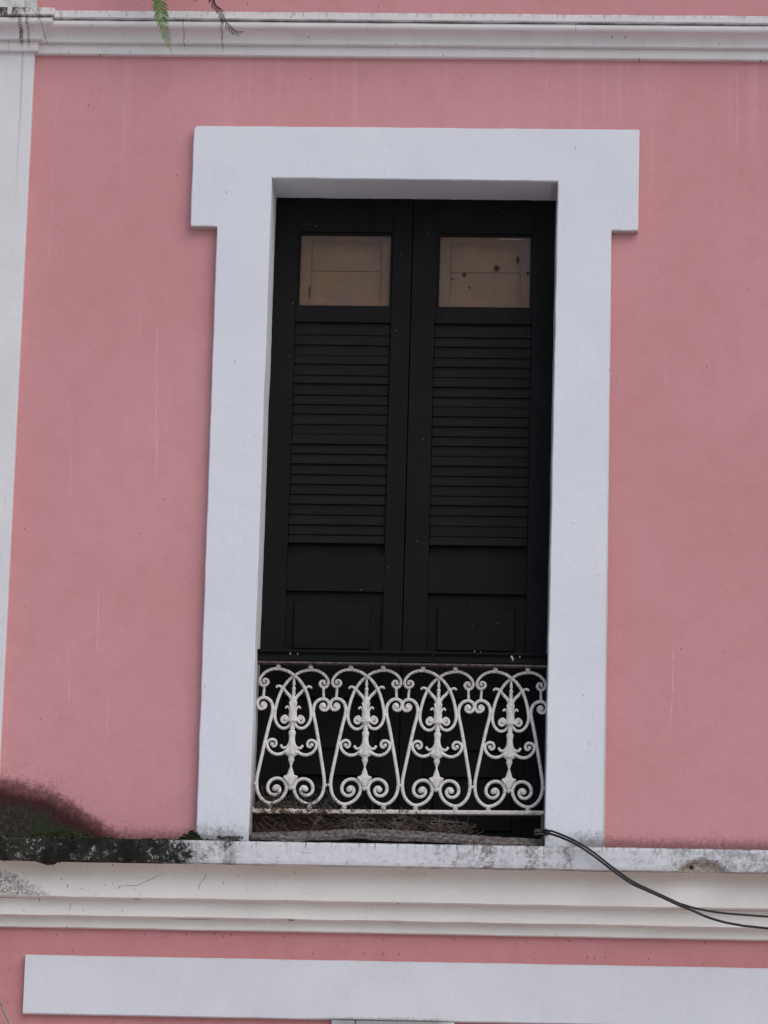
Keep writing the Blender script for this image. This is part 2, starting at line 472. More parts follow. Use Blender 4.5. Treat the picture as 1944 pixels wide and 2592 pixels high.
def m_glass():
    g = G("dusty_window_glass", 0.12, 0.5)
    x, y, z = g.xyz()
    nt = g.nt
    tr = nt.nodes.new("ShaderNodeBsdfTransparent")
    tr.inputs[0].default_value = (0.92, 0.90, 0.86, 1)
    gl = nt.nodes.new("ShaderNodeBsdfGlossy")
    gl.inputs["Roughness"].default_value = 0.12
    gl.inputs["Color"].default_value = (0.9, 0.9, 0.9, 1)
    df = nt.nodes.new("ShaderNodeBsdfDiffuse")
    fr = nt.nodes.new("ShaderNodeFresnel")
    fr.inputs[0].default_value = 1.45
    mx = nt.nodes.new("ShaderNodeMixShader")
    nt.links.new(g.mul(fr.outputs[0], 0.35), mx.inputs[0])
    nt.links.new(tr.outputs[0], mx.inputs[1])
    nt.links.new(gl.outputs[0], mx.inputs[2])
    # dust: a brown film gathered along the edges of each pane, plus stray blots
    u = g.math('ABSOLUTE', g.sub(g.math('ABSOLUTE', g.sub(x, 0.0900)), 0.2860))
    e1 = g.step(g.add(u, g.mul(g.sub(g.noise(16, 4), 0.5), 0.05)), 0.125, 0.178)
    w = g.math('ABSOLUTE', g.sub(z, 7.702))
    e2 = g.step(g.add(w, g.mul(g.sub(g.noise(14, 4), 0.5), 0.04)), 0.105, 0.150)
    e = g.mx(e1, e2)
    f = g.add(g.mul(e, 0.36), g.add(0.06, g.mul(g.noise(30, 5, 0.7), 0.08)))
    rag = g.mul(g.sub(g.noise(60, 4, 0.7), 0.5), 0.012)
    blots = None
    for bx, bz, rx, rz in ((0.293, 7.687, 0.008, 0.011), (0.427, 7.716, 0.012, 0.014), (0.514, 7.755, 0.007, 0.017), (0.556, 7.696, 0.006, 0.010), (0.316, 7.631, 0.005, 0.007), (0.245, 7.668, 0.005, 0.005), (-0.347, 7.604, 0.0032, 0.032)):
        ax = g.math('DIVIDE', g.sub(g.add(x, rag), bx), rx)
        az = g.math('DIVIDE', g.sub(g.add(z, rag), bz), rz)
        q = g.step(g.add(g.mul(ax, ax), g.mul(az, az)), 1.7, 0.2)
        blots = q if blots is None else g.mx(blots, q)
    f = g.mx(f, g.mul(blots, 0.85))
    dc = g.mix(g.step(g.noise(8, 3), 0.4, 0.6), (0.26, 0.155, 0.105), (0.21, 0.155, 0.135))
    sm_ = g.mul(g.box(g.add(z, rag), 7.842, 7.847, 0.003), g.box(x, 0.43, 0.54, 0.02))
    f = g.mx(f, g.mul(sm_, 0.5))
    dc = g.mix(sm_, dc, (0.55, 0.5, 0.45))
    dc = g.mix(blots, dc, (0.030, 0.024, 0.012))
    nt.links.new(dc, df.inputs[0])
    m2 = nt.nodes.new("ShaderNodeMixShader")
    nt.links.new(f, m2.inputs[0])
    nt.links.new(mx.outputs[0], m2.inputs[1])
    nt.links.new(df.outputs[0], m2.inputs[2])
    nt.links.new(m2.outputs[0], nt.nodes["Material Output"].inputs[0])
    return g.m

def m_leaf(name, a, b):
    g = G(name, 0.55, 0.3)
    n = g.noise(30, 3)
    g.b.inputs["Subsurface Weight"].default_value = 0.0
    nt = g.nt
    col = g.mix(g.step(n, 0.3, 0.7), a, b)
    g.out(col)
    t = nt.nodes.new("ShaderNodeBsdfTranslucent")
    nt.links.new(col, t.inputs[0])
    mx = nt.nodes.new("ShaderNodeMixShader")
    mx.inputs[0].default_value = 0.35
    nt.links.new(g.b.outputs[0], mx.inputs[1])
    nt.links.new(t.outputs[0], mx.inputs[2])
    nt.links.new(mx.outputs[0], nt.nodes["Material Output"].inputs[0])
    return g.m

PINK = m_pink()
FRAME = m_frame()
TOPT = m_trim("upper_cornice_paint", (0.80, 0.762, 0.745), None, kind="top")
PILA = m_trim("pilaster_paint", (0.775, 0.752, 0.75), None, kind="pil")
LOWT = m_trim("lower_cornice_paint", (0.84, 0.785, 0.725), None, kind="low")
BAND = m_trim("band_paint", (0.75, 0.748, 0.765), None, kind="band")
SLAB = m_slab()
DOOR = m_door()
SLAT = m_slat()
IRON = m_iron()
RUSTY = m_rusty()
SILL = m_simple("grey_weathered_wood", (0.070, 0.052, 0.048), (0.27, 0.235, 0.225), 1, 0.9, 0.9, v=(55, 60, 75))
INNER = m_board_inside()
GLASS = m_glass()
NEST_SHADE = m_simple("nest_litter_and_shade", (0.016, 0.009, 0.006), (0.065, 0.036, 0.025), 60, 0.95, 1.0)
TWIG = m_simple("dry_twig", (0.04, 0.027, 0.021), (0.27, 0.21, 0.17), 14, 0.9, 0.3)
MOSS = m_simple("moss_green", (0.010, 0.016, 0.004), (0.034, 0.045, 0.013), 45, 0.95, 0.8)
GRIT = m_simple("ledge_grit", (0.03, 0.028, 0.022), (0.16, 0.14, 0.12), 45, 0.95, 0.8)
FERN = m_leaf("fern_green", (0.12, 0.235, 0.055), (0.21, 0.34, 0.11))
DEADF = m_leaf("dead_fern_brown", (0.045, 0.022, 0.022), (0.085, 0.065, 0.040))
CABLE = m_simple("black_cable_sheath", (0.005, 0.005, 0.006), (0.013, 0.012, 0.013), 30, 0.45, 0.4, spec=0.5)
CABLEG = m_simple("worn_grey_sheath", (0.05, 0.05, 0.06), (0.24, 0.24, 0.26), 22, 0.45, 0.4, spec=0.5)
CORD = m_simple("beige_cord", (0.24, 0.21, 0.17), (0.36, 0.32, 0.27), 30, 0.8, 0.3)
DARK = m_simple("crack_shadow", (0.06, 0.048, 0.04), (0.11, 0.085, 0.07), 30, 0.95, 0.3)
RUSTC = m_simple("rust_run", (0.28, 0.20, 0.14), (0.40, 0.31, 0.24), 30, 0.95, 0.3)
TANR = m_simple("bare_render", (0.34, 0.29, 0.22), (0.50, 0.44, 0.36), 60, 0.95, 0.8)
STREET = m_simple("pale_concrete_street", (0.46, 0.42, 0.39), (0.56, 0.515, 0.475), 3, 0.9, 0.3)

# ------------------------------------------------------------------ mesh helpers
def obj(name, me_or_bm, mat, parent=None, label=None, smooth=False):
    if isinstance(me_or_bm, bmesh.types.BMesh):
        me = bpy.data.meshes.new(name)
        me_or_bm.normal_update()
        me_or_bm.to_mesh(me)
        me_or_bm.free()
    else:
        me = me_or_bm
    if mat and not me.materials:
        me.materials.append(mat)
    if smooth:
        for p in me.polygons:
            p.use_smooth = True
    o = bpy.data.objects.new(name, me)
    C.objects.link(o)
    if parent:
        o.parent = parent
    if label:
        o["label"] = label
    return o

def tag(o, label=None, cat=None, group=None, kind=None):
    if label: o["label"] = label
    if cat: o["category"] = cat
    if group: o["group"] = group
    if kind: o["kind"] = kind
    return o

def empty(name, loc=(0, 0, 0)):
    o = bpy.data.objects.new(name, None)
    o.location = loc
    o.empty_display_size = 0.1
    C.objects.link(o)
    return o

def add_box(bm, x0, x1, y0, y1, z0, z1, bev=0.0, seg=2):
    r = bmesh.ops.create_cube(bm, size=1.0)
    vs = r['verts']
    for v in vs:
        v.co = Vector((x0 + (v.co.x + 0.5) * (x1 - x0), y0 + (v.co.y + 0.5) * (y1 - y0), z0 + (v.co.z + 0.5) * (z1 - z0)))
    if bev > 0:
        es = list({e for v in vs for e in v.link_edges})
        bmesh.ops.bevel(bm, geom=es, offset=bev, segments=seg, affect='EDGES', profile=0.5)

def box(*a, **k):
    bm = bmesh.new()
    add_box(bm, *a, **k)
    return bm

def nz(x, y, z, s, amp):
    return mnoise.noise(Vector((x * s, y * s, z * s))) * amp

def catmull(P, n=6):
    P = [Vector(p) for p in P]
    out = []
    for i in range(len(P) - 1):
        p0 = P[i - 1] if i else P[0] * 2 - P[1]
        p1, p2 = P[i], P[i + 1]
        p3 = P[i + 2] if i + 2 < len(P) else P[-1] * 2 - P[-2]
        for k in range(n):
            t = k / n
            out.append(0.5 * ((2 * p1) + (p2 - p0) * t + (2 * p0 - 5 * p1 + 4 * p2 - p3) * t * t + (3 * p1 - p0 - 3 * p2 + p3) * t ** 3))
    out.append(P[-1])
    return out

def add_tube(bm, P, rad, sides=8, sy=1.0, caps=True):
    """round bar through P (Vectors); rad number or function of t; sy squashes it along Y"""
    n = len(P)
    rings = []
    prev = None
    for i, p in enumerate(P):
        t = (P[min(i + 1, n - 1)] - P[max(i - 1, 0)])
        if t.length < 1e-9:
            t = Vector((0, 0, 1))
        t.normalize()
        a = Vector((0, 1, 0))
        if abs(t.dot(a)) > 0.92:
            a = Vector((1, 0, 0))
        s = t.cross(a).normalized()
        if prev is not None and s.dot(prev) < 0:
            s = -s
        prev = s
        w = s.cross(t).normalized()
        r = rad(i / (n - 1)) if callable(rad) else rad
        ring = []
        for k in range(sides):
            an = 2 * math.pi * k / sides
            q = s * math.cos(an) * r + w * math.sin(an) * r
            q.y *= sy
            ring.append(bm.verts.new(p + q))
        rings.append(ring)
    for i in range(n - 1):
        for k in range(sides):
            bm.faces.new((rings[i][k], rings[i][(k + 1) % sides], rings[i + 1][(k + 1) % sides], rings[i + 1][k]))
    if caps:
        bm.faces.new(rings[0][::-1])
        bm.faces.new(rings[-1])

_ico = {}
def add_ball(bm, c, r, sub=2, sq=(1, 1, 1)):
    if sub not in _ico:
        t = bmesh.new()
        bmesh.ops.create_icosphere(t, subdivisions=sub, radius=1.0)
        t.verts.index_update()
        _ico[sub] = ([v.co.copy() for v in t.verts], [[v.index for v in f.verts] for f in t.faces])
        t.free()
    V_, F_ = _ico[sub]
    vs = [bm.verts.new((v.x * r * sq[0] + c[0], v.y * r * sq[1] + c[1], v.z * r * sq[2] + c[2])) for v in V_]
    for f in F_:
        bm.faces.new([vs[i] for i in f])

def extrude(prof, xs, breaks=None, amp=0.0, seed=0.0):
    """sweep a closed (y, z) outline along x; breaks=(x0, dy): left of the mitre the outline steps forward by dy"""
    bm = bmesh.new()
    rings = []
    for x in xs:
        ring = []
        for (y, z) in prof:
            X, Y = x, y
            Z = z
            if breaks and y < 0:
                bx, dy = breaks
                xb = bx + (-y) * 0.72
                if x == 'a':
                    X, Y = xb, y + dy
                elif x == 'b':
                    X, Y = xb, y
                elif x < bx:
                    Y = y + dy
            elif x in ('a', 'b'):
                X = breaks[0]
            if Y < 0:
                Y += nz(X, seed, Z, 9, amp) + nz(X, seed + 3, Z, 40, amp * 0.5)
                Z += nz(X, seed + 7, Z * 0.3, 5, amp) + nz(X, seed + 9, Z, 33, amp * 0.6)
            ring.append(bm.verts.new((X, Y, Z)))
        rings.append(ring)
    n = len(prof)
    for i in range(len(rings) - 1):
        for k in range(n):
            bm.faces.new((rings[i][k], rings[i][(k + 1) % n], rings[i + 1][(k + 1) % n], rings[i + 1][k]))
    bm.faces.new(rings[0][::-1])
    bm.faces.new(rings[-1])
    bmesh.ops.recalc_face_normals(bm, faces=bm.faces)
    return bm

def stations(x0, x1, step, lo=-1.7, hi=1.7):
    out = [x0]
    x = max(x0, lo)
    while x < min(x1, hi):
        if x > out[-1]:
            out.append(round(x, 4))
        x += step
    if x1 > out[-1]:
        out.append(x1)
    return out

def arc(cy, cz, r, a0, a1, n):
    return [(cy + r * math.cos(R(a0 + (a1 - a0) * i / n)), cz + r * math.sin(R(a0 + (a1 - a0) * i / n))) for i in range(n + 1)]

# ================================================================== the place
# ---- street
bm = bmesh.new()
bmesh.ops.create_grid(bm, x_segments=2, y_segments=2, size=150)
street = obj("street", bm, STREET)
tag(street, kind="structure")

# ---- the house
house = empty("house", (0, 0, 0))
tag(house, "pink stucco house front with white trim and a tall black louvered double door", "house")

HX0, HX1, HZ1 = -7.0, 7.0, 11.0
TOPZ = 5.2065                      # top of the ledge slab
# wall with a niche for the door
bm = bmesh.new()
ox0, ox1, oz0, oz1 = -0.60, 0.79, TOPZ - 0.02, 8.12
X = [HX0, ox0, ox1, HX1]
Z = [0.0, oz0, oz1, HZ1]
V = {}
for i, xx in enumerate(X):
    for j, zz in enumerate(Z):
        V[i, j] = bm.verts.new((xx, 0, zz))
for i in range(3):
    for j in range(3):
        if (i, j) != (1, 1):
            bm.faces.new((V[i, j], V[i + 1, j], V[i + 1, j + 1], V[i, j + 1]))
nb = {}
for i in (1, 2):
    for j in (1, 2):
        nb[i, j] = bm.verts.new((X[i], 0.42, Z[j]))
for a, b in (((1, 1), (2, 1)), ((2, 1), (2, 2)), ((2, 2), (1, 2)), ((1, 2), (1, 1))):
    bm.faces.new((V[a], nb[a], nb[b], V[b]))
bm.faces.new((nb[1, 1], nb[1, 2], nb[2, 2], nb[2, 1]))
bk = [bm.verts.new(c) for c in ((HX0, 0.8, 0), (HX1, 0.8, 0), (HX1, 0.8, HZ1), (HX0, 0.8, HZ1))]
bm.faces.new(bk[::-1])
bm.faces.new((V[0, 3], V[1, 3], V[2, 3], V[3, 3], bk[2], bk[3]))
bm.faces.new((V[0, 0], V[0, 1], V[0, 2], V[0, 3], bk[3], bk[0]))
bm.faces.new((V[3, 3], V[3, 2], V[3, 1], V[3, 0], bk[1], bk[2]))
bmesh.ops.recalc_face_normals(bm, faces=bm.faces)
obj("wall", bm, PINK, house)

# ---- white window surround: eared head, jambs and reveals, one casting of render
def surround():
    out = [(-0.7070, TOPZ + 0.001), (-0.7153, 7.7899), (-0.8242, 7.7925), (-0.8262, 8.2130), (-0.8205, 8.2255), (-0.8130, 8.2305), (1.0091, 8.2316), (1.0079, 7.7934), (0.9001, 7.7922), (0.9085, TOPZ + 0.001)]
    inn = [(0.6702, TOPZ + 0.001), (0.6781, 8.0040), (-0.4968, 8.0060), (-0.4990, TOPZ + 0.001)]
    bck = [(0.6590, TOPZ + 0.001), (0.6671, 8.0080), (-0.4945, 8.0080), (-0.4995, TOPZ + 0.001)]
    def dense(P, closed, st=0.03):
        r = []
        n = len(P)
        for i in range(n if closed else n - 1):
            a, b = Vector(P[i]), Vector(P[(i + 1) % n])
            k = max(1, int((b - a).length / st))
            for j in range(k):
                r.append(a.lerp(b, j / k))
        if not closed:
            r.append(Vector(P[-1]))
        return r
    bm = bmesh.new()
    # path runs up the left outside, over and down the right
    PO = dense(out, False)
    PI = dense(inn[::-1], False)
    PB = []
    # same parameter on the back edge as on the front one
    fi, fb = inn[::-1], bck[::-1]
    for i in range(3):
        a, b = Vector(fi[i]), Vector(fi[i + 1])
        k = max(1, int((b - a).length / 0.03))
        for j in range(k):
            PB.append(Vector(fb[i]).lerp(Vector(fb[i + 1]), j / k))
    PB.append(Vector(fb[3]))
    def jit(p, y, s):
        return (p.x + nz(p.x, s, p.y, 7, 0.002) + nz(p.x, s + 2, p.y, 45, 0.0011), y, p.y + nz(p.x, s + 5, p.y, 7, 0.002) + nz(p.x, s + 8, p.y, 45, 0.0011) if p.y > TOPZ + 0.01 else p.y)
    def loop(P, y, s, inset=0.0, cen=None):
        L = []
        n = len(P)
        for i, p in enumerate(P):
            t = (P[min(i + 1, n - 1)] - P[max(i - 1, 0)]).normalized()
            nn = Vector((-t.y, t.x))
            q = p + nn * inset
            if p.y <= TOPZ + 0.01:
                q.y = p.y
            L.append(bm.verts.new(jit(q, y, s)))
        return L
    F = -0.04
    o0 = loop(PO, 0.001, 1.0)
    o1 = loop(PO, F + 0.004, 1.0)
    o2 = loop(PO, F, 1.0, -0.0035)
    i2 = loop(PI, F, 4.0, 0.0035)
    i1 = loop(PI, F + 0.004, 4.0)
    i0 = loop(PB, 0.235, 4.0)
    def strip(a, b, flip=False):
        for k in range(len(a) - 1):
            f = (a[k], a[k + 1], b[k + 1], b[k])
            bm.faces.new(f[::-1] if flip else f)
    strip(o0, o1); strip(o1, o2); strip(i2, i1); strip(i1, i0)
    # front face
    ring = o2 + i2[::-1]
    es = []
    for a, b in zip(ring, ring[1:] + ring[:1]):
        es.append(bm.edges.get((a, b)) or bm.edges.new((a, b)))
    bmesh.ops.triangle_fill(bm, use_beauty=True, edges=es, normal=(0, -1, 0))
    bmesh.ops.recalc_face_normals(bm, faces=bm.faces)
    for ff in bm.faces:
        if ff.normal.y > 0.9:
            ff.normal_flip()
    return bm
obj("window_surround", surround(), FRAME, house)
# threshold inside the opening, coloured dark as the shade under the board
obj("threshold", box(-0.53, 0.70, -0.039, 0.41, TOPZ - 0.02, TOPZ + 0.003), NEST_SHADE, house)

# ---- eave added high above, unseen, to take a little sky light from the upper wall
obj("added_eave", box(HX0 - 0.3, HX1 + 0.3, -0.85, 0.9, 10.55, 10.75, bev=0.01), TOPT, house)

# ---- pilaster at the left
obj("pilaster", box(-2.05, -1.502, -0.035, 0.001, TOPZ, 8.60, bev=0.003), PILA, house)
obj("pedestal", box(-2.05, -1.504, -0.035, 0.001, 8.60, 9.9, bev=0.003), PILA, house)

# ---- upper cornice
BR = (-1.504, -0.032)
XS = [HX0, -1.75, -1.70, -1.65, -1.6, 'a', 'b'] + [round(-1.36 + 0.04 * i, 3) for i in range(77)] + [HX1]
cap = [(0.001, 8.664), (-0.122, 8.664), (-0.130, 8.669), (-0.132, 8.693), (-0.127, 8.699), (0.001, 8.712)]
obj("cornice_cap", extrude(cap, XS, BR, 0.002, 1), TOPT, house)
tor = [(0.001, 8.632), (-0.102, 8.632)] + arc(-0.104, 8.648, 0.016, 250, 110, 6) + [(0.001, 8.664)]
obj("torus_molding", extrude(tor, XS, BR, 0.0012, 2), TOPT, house, smooth=False)
cav = [(0.001, 8.588), (-0.052, 8.588)]
for i in range(9):
    t = i / 8
    cav.append((-0.054 - 0.046 * (1 - math.cos(t * math.pi / 2)), 8.590 + 0.042 * math.sin(t * math.pi / 2)))
cav += [(0.001, 8.632)]
obj("cove_molding", extrude(cav, XS, BR, 0.0012, 3), TOPT, house)
fil = [(0.001, 8.546), (-0.024, 8.546), (-0.027, 8.549), (-0.028, 8.584), (-0.026, 8.588), (0.001, 8.588)]
obj("fillet_molding", extrude(fil, XS, BR, 0.0012, 4), TOPT, house)

# ---- lower cornice: three bands under a slab
XL = stations(HX0, HX1, 0.04)
f1 = [(0.001, 4.986), (-0.090, 4.986), (-0.096, 4.989), (-0.090, 5.070)]
for i in range(7):
    t = i / 6
    f1.append((-0.091 - 0.052 * (1 - math.cos(t * math.pi / 2)), 5.084 + 0.033 * math.sin(t * math.pi / 2)))
f1 += [(0.001, 5.118)]
obj("cornice_band", extrude(f1, XL, None, 0.0022, 11), LOWT, house)
f2 = [(0.001, 4.9185), (-0.052, 4.9185), (-0.058, 4.9210), (-0.055, 4.978), (-0.060, 4.986), (0.001, 4.986)]
obj("cornice_band", extrude(f2, XL, None, 0.0022, 13), LOWT, house)
f3 = [(0.001, 4.8775), (-0.017, 4.8775), (-0.022, 4.880), (-0.021, 4.912), (-0.026, 4.9185), (0.001, 4.9185)]
obj("cornice_band", extrude(f3, XL, None, 0.0018, 17), LOWT, house)

# ---- the ledge slab: fine grid front so that its edge can be chipped
def slab():
    bm = bmesh.new()
    y0 = -0.175
    xs = [HX0, -3.0] + [round(-1.7 + 0.01 * i, 3) for i in range(341)] + [3.0, HX1]
    zs = [5.118 + (TOPZ - 5.118) * k / 8 for k in range(9)]
    grid = []
    for x in xs:
        col = []
        for k, z in enumerate(zs):
            d = nz(x, 2, z, 12, 0.002) + nz(x, 5, z, 45, 0.0018)
            lm = max(0.0, min(1.0, (-0.55 - x) / 0.3))
            d += nz(x, 9, z, 60, 0.006) * lm + nz(x, 11, z, 24, 0.004) * lm
            yy = y0 + d
            zz = z
            if k == 0:
                zz += nz(x, 1, 0, 30, 0.0018) + nz(x, 1, 0, 90, 0.003) * lm
                yy += 0.002
            if k == 8:
                zz += nz(x, 3, 0, 25, 0.002) + nz(x, 4, 0, 80, 0.003) * lm
                yy += 0.004
            # the bite out of the lower edge
            rr = math.sqrt(((x - 1.288) * 0.6) ** 2 + (z - 5.105) ** 2) + nz(x, 3, z, 60, 0.006)
            if rr < 0.060 and abs(x - 1.288) < 0.12:
                yy += min(1, (0.060 - rr) / 0.008) * (0.028 + nz(x, 8, z, 70, 0.012))
            # ragged drip hanging down at the mouldy left end
            if k == 0 and abs(x + 1.275) < 0.05:
                zz -= 0.017 * (1 - abs(x + 1.275) / 0.05) + nz(x, 1, 3, 90, 0.006)
            col.append(bm.verts.new((x, yy, zz)))
        grid.append(col)
    tb = [bm.verts.new((x, 0.001, TOPZ)) for x in xs]
    bb = [bm.verts.new((x, 0.001, 5.118)) for x in xs]
    for i in range(len(xs) - 1):
        for k in range(8):
            bm.faces.new((grid[i][k], grid[i + 1][k], grid[i + 1][k + 1], grid[i][k + 1]))
        bm.faces.new((grid[i][8], grid[i + 1][8], tb[i + 1], tb[i]))
        bm.faces.new((bb[i], bb[i + 1], grid[i + 1][0], grid[i][0]))
    bm.faces.new([g for g in grid[0]] + [tb[0], bb[0]])
    bm.faces.new([bb[-1], tb[-1]] + grid[-1][::-1])
    bmesh.ops.recalc_face_normals(bm, faces=bm.faces)
    return bm
obj("ledge_slab", slab(), SLAB, house)
bm = bmesh.new()
add_ball(bm, (1.247, -0.152, 5.137), 0.0075, 2, (1.1, 0.8, 1))  # dark ball standing for the shade inside the broken-out hole
obj("hole_shade", bm, NEST_SHADE, house)

# ---- the raised band lower down, and the head of an opening below it
XB = [-1.3638] + [round(-1.33 + 0.04 * i, 3) for i in range(80)] + [HX1]
bandp = [(0.001, 4.5325), (-0.021, 4.5325), (-0.025, 4.5355), (-0.025, 4.7630), (-0.022, 4.7665), (0.001, 4.7665)]
obj("raised_band", extrude(bandp, XB, None, 0.0014, 23), BAND, house)
obj("lintel_block", box(-0.150, -0.0585, -0.022, 0.001, 4.30, 4.5315, bev=0.004), BAND, house)
obj("lintel_block", box(-0.0555, 0.331, -0.021, 0.001, 4.30, 4.5315, bev=0.003), BAND, house)

# ---- cracks in the cornice and wall
def crack(P, r, mat, y, parent=house):
    bm = bmesh.new()
    Q = []
    for i in range(len(P) - 1):
        a, b = Vector((P[i][0], y, P[i][1])), Vector((P[i + 1][0], y, P[i + 1][1]))
        k = max(1, int((b - a).length / 0.008))
        for j in range(k):
            q = a.lerp(b, j / k)
            q.x += nz(q.x * 3, 1, q.z, 60, 0.003)
            q.z += nz(q.x, 4, q.z * 3, 60, 0.003)
            Q.append(q)
    add_tube(bm, Q, lambda t: 0.62 * r * (0.5 + 0.6 * abs(math.sin(t * 9 + P[0][0] * 7))), 5)
    return obj("crack", bm, mat, parent)
crack([(-0.6641, 5.112), (-0.6588, 5.098), (-0.659, 5.0756), (-0.6754, 5.0563), (-0.6839, 5.0326), (-0.6856, 4.9963)], 0.0012, DARK, -0.0935)
crack([(-0.784, 5.112), (-0.8142, 5.095), (-0.875, 5.0607), (-0.9363, 5.0359), (-0.9986, 5.0348)], 0.0015, RUSTC, -0.0935)
crack([(-0.99, 5.030), (-1.03, 5.008), (-1.05, 4.992)], 0.0009, DARK, -0.0935)
crack([(-1.1893, 4.970), (-1.1912, 4.955), (-1.1992, 4.9303)], 0.0016, RUSTC, -0.0565)
crack([(-0.6856, 5.012), (-0.655, 5.006), (-0.63, 5.001)], 0.0007, DARK, -0.0935)
crack([(-1.01, 4.937), (-0.985, 4.930), (-0.96, 4.936)], 0.0009, DARK, -0.0565)
# flaked edges
for (x, y, z, w) in ((-0.93, -0.090, 4.988, 0.052), (-0.32, -0.054, 4.920, 0.030), (0.10, -0.090, 4.988, 0.012)):
    bm = bmesh.new()
    n = 9
    top, bot = [], []
    for i in range(n + 1):
        t = i / n
        h = 0.016 * math.sin(t * math.pi) * (0.6 + 0.6 * random.Random(i + int(x * 99)).random())
        top.append(bm.verts.new((x - w / 2 + w * t, y - 0.0045, z + 0.001 + h * 0.5)))
        bot.append(bm.verts.new((x - w / 2 + w * t, y + 0.002, z - 0.001 - h * 0.4)))
    for i in range(n):
        bm.faces.new((bot[i], bot[i + 1], top[i + 1], top[i]))
    f0 = list(bm.faces)
    bmesh.ops.solidify(bm, geom=f0, thickness=0.002)
    obj("flaked_edge", bm, TANR, house)

# ================================================================== door
DY = 0.210
def leaf(x0, x1, gx0, gx1, lx0, lx1, lines, zrec, fld, name_label):
    """x0..x1 the leaf; gx glass opening; lx louvre opening; lines = slat joints from the top"""
    T = 0.042
    zt, zb = 8.02, TOPZ + 0.004
    bm = bmesh.new()
    add_box(bm, x0, lx0, DY, DY + T, zb, zt, 0.002)
    add_box(bm, lx1, x1, DY, DY + T, zb, zt, 0.002)
    leaf_o = obj("door_leaf", bm, DOOR, house, name_label)
    gz0, gz1 = 7.5335, 7.8600
    lz1, lz0 = lines[0], lines[-1]
    g = 0.0005
    rails = [(gz1, zt - 0.001), (lz1, gz0), (zrec, lz0), (5.880, 6.055), (5.560, 5.640), (zb, zb + 0.10)]
    for a, b in rails:
        obj("rail", box(lx0 + g, lx1 - g, DY + 0.0015, DY + T - 0.002, a, b, bev=0.0015), DOOR, leaf_o)
    # filler strips beside the glass and the beads around it
    bm = bmesh.new()
    bm.free()
    for a, b in ((lx0 + g, gx0), (gx1, lx1 - g)):
        if b - a > 0.001:
            obj("stile_filler", box(a, b, DY + 0.0015, DY + T - 0.002, gz0 + g, gz1 - g), DOOR, leaf_o)
    bm = bmesh.new()
    b = 0.009
    yb0, yb1 = DY + 0.009, DY + 0.022
    add_box(bm, gx0 + g, gx0 + b, yb0, yb1, gz0 + g, gz1 - g, 0.001)
    add_box(bm, gx1 - b, gx1 - g, yb0, yb1, gz0 + g, gz1 - g, 0.001)
    add_box(bm, gx0 + b, gx1 - b, yb0, yb1, gz1 - b, gz1 - g, 0.001)
    add_box(bm, gx0 + b, gx1 - b, yb0, yb1, gz0 + g, gz0 + b, 0.001)
    obj("glazing_bead", bm, DOOR, leaf_o)
    obj("glass_pane", box(gx0 + b * 0.6, gx1 - b * 0.6, DY + 0.0225, DY + 0.0255, gz0 + b * 0.6, gz1 - b * 0.6), GLASS, leaf_o)
    # slats, lower edge out
    w = lx1 - lx0 - 0.004
    xm = (lx0 + lx1) / 2
    rnd = random.Random(int(x0 * 1000))
    base = bpy.data.meshes.new("louver_slat")
    bb = box(-w / 2, w / 2, -0.0045, 0.0045, -0.5, 0.5)
    bb.to_mesh(base); bb.free()
    base.materials.append(SLAT)
    for i in range(len(lines) - 2):
        zt_, zb_ = lines[i], lines[i + 1]
        h = zt_ - zb_
        H = h + 0.007
        # one mesh with the thickness kept: slats are scaled along their height only
        s = obj("louver_slat", base, None, leaf_o)
        tilt = R(9 + (3.5 if i % 2 else -3) + rnd.uniform(-3, 3))
        s.scale = (1, 1, H)
        s.rotation_euler = (-tilt, rnd.uniform(-0.0012, 0.0012), 0)
        s.location = (xm, DY + 0.0155 + rnd.uniform(-0.0015, 0.0015), (zt_ + zb_) / 2 + 0.0035)
    obj("louver_backing", box(lx0 + g, lx1 - g, DY + 0.030, DY + 0.036, lz0 + g, lz1 - g), SLAT, leaf_o)
    # sunk panels with raised fields
    fz1 = fld[2]
    def panel(z0, z1, fz1, fz0):
        bm = bmesh.new()
        add_box(bm, lx0 + g, lx1 - g, DY + 0.020, DY + 0.030, z0 + g, z1 - g)
        vs0 = len(bm.verts)
        add_box(bm, fld[0], fld[1], DY + 0.009, DY + 0.0205, fz0, fz1, 0.004, 1)
        obj("panel", bm, DOOR, leaf_o)
    panel(6.055, zrec, fz1, 6.082)
    panel(5.640, 5.880, 5.850, 5.670)
    panel(zb + 0.10, 5.560, 5.530, zb + 0.13)
    # solid boards of the inner shutter behind the glass
    yb = DY + 0.060
    for (a, b_, c, d) in ((gx0 - 0.02, gx0 + 0.050, 7.50, 7.92), (gx1 - 0.048, gx1 + 0.02, 7.50, 7.92),
                          (gx0 + 0.0530, gx1 - 0.0510, 7.7105, 7.92), (gx0 + 0.0530, gx1 - 0.0510, 7.50, 7.7075)):
        yy = yb + (0.0 if b_ - a < 0.1 else 0.003)
        obj("inner_board", box(a, b_, yy, yy + 0.015, c, d, bev=0.0012, seg=1), INNER, leaf_o)
    return leaf_o

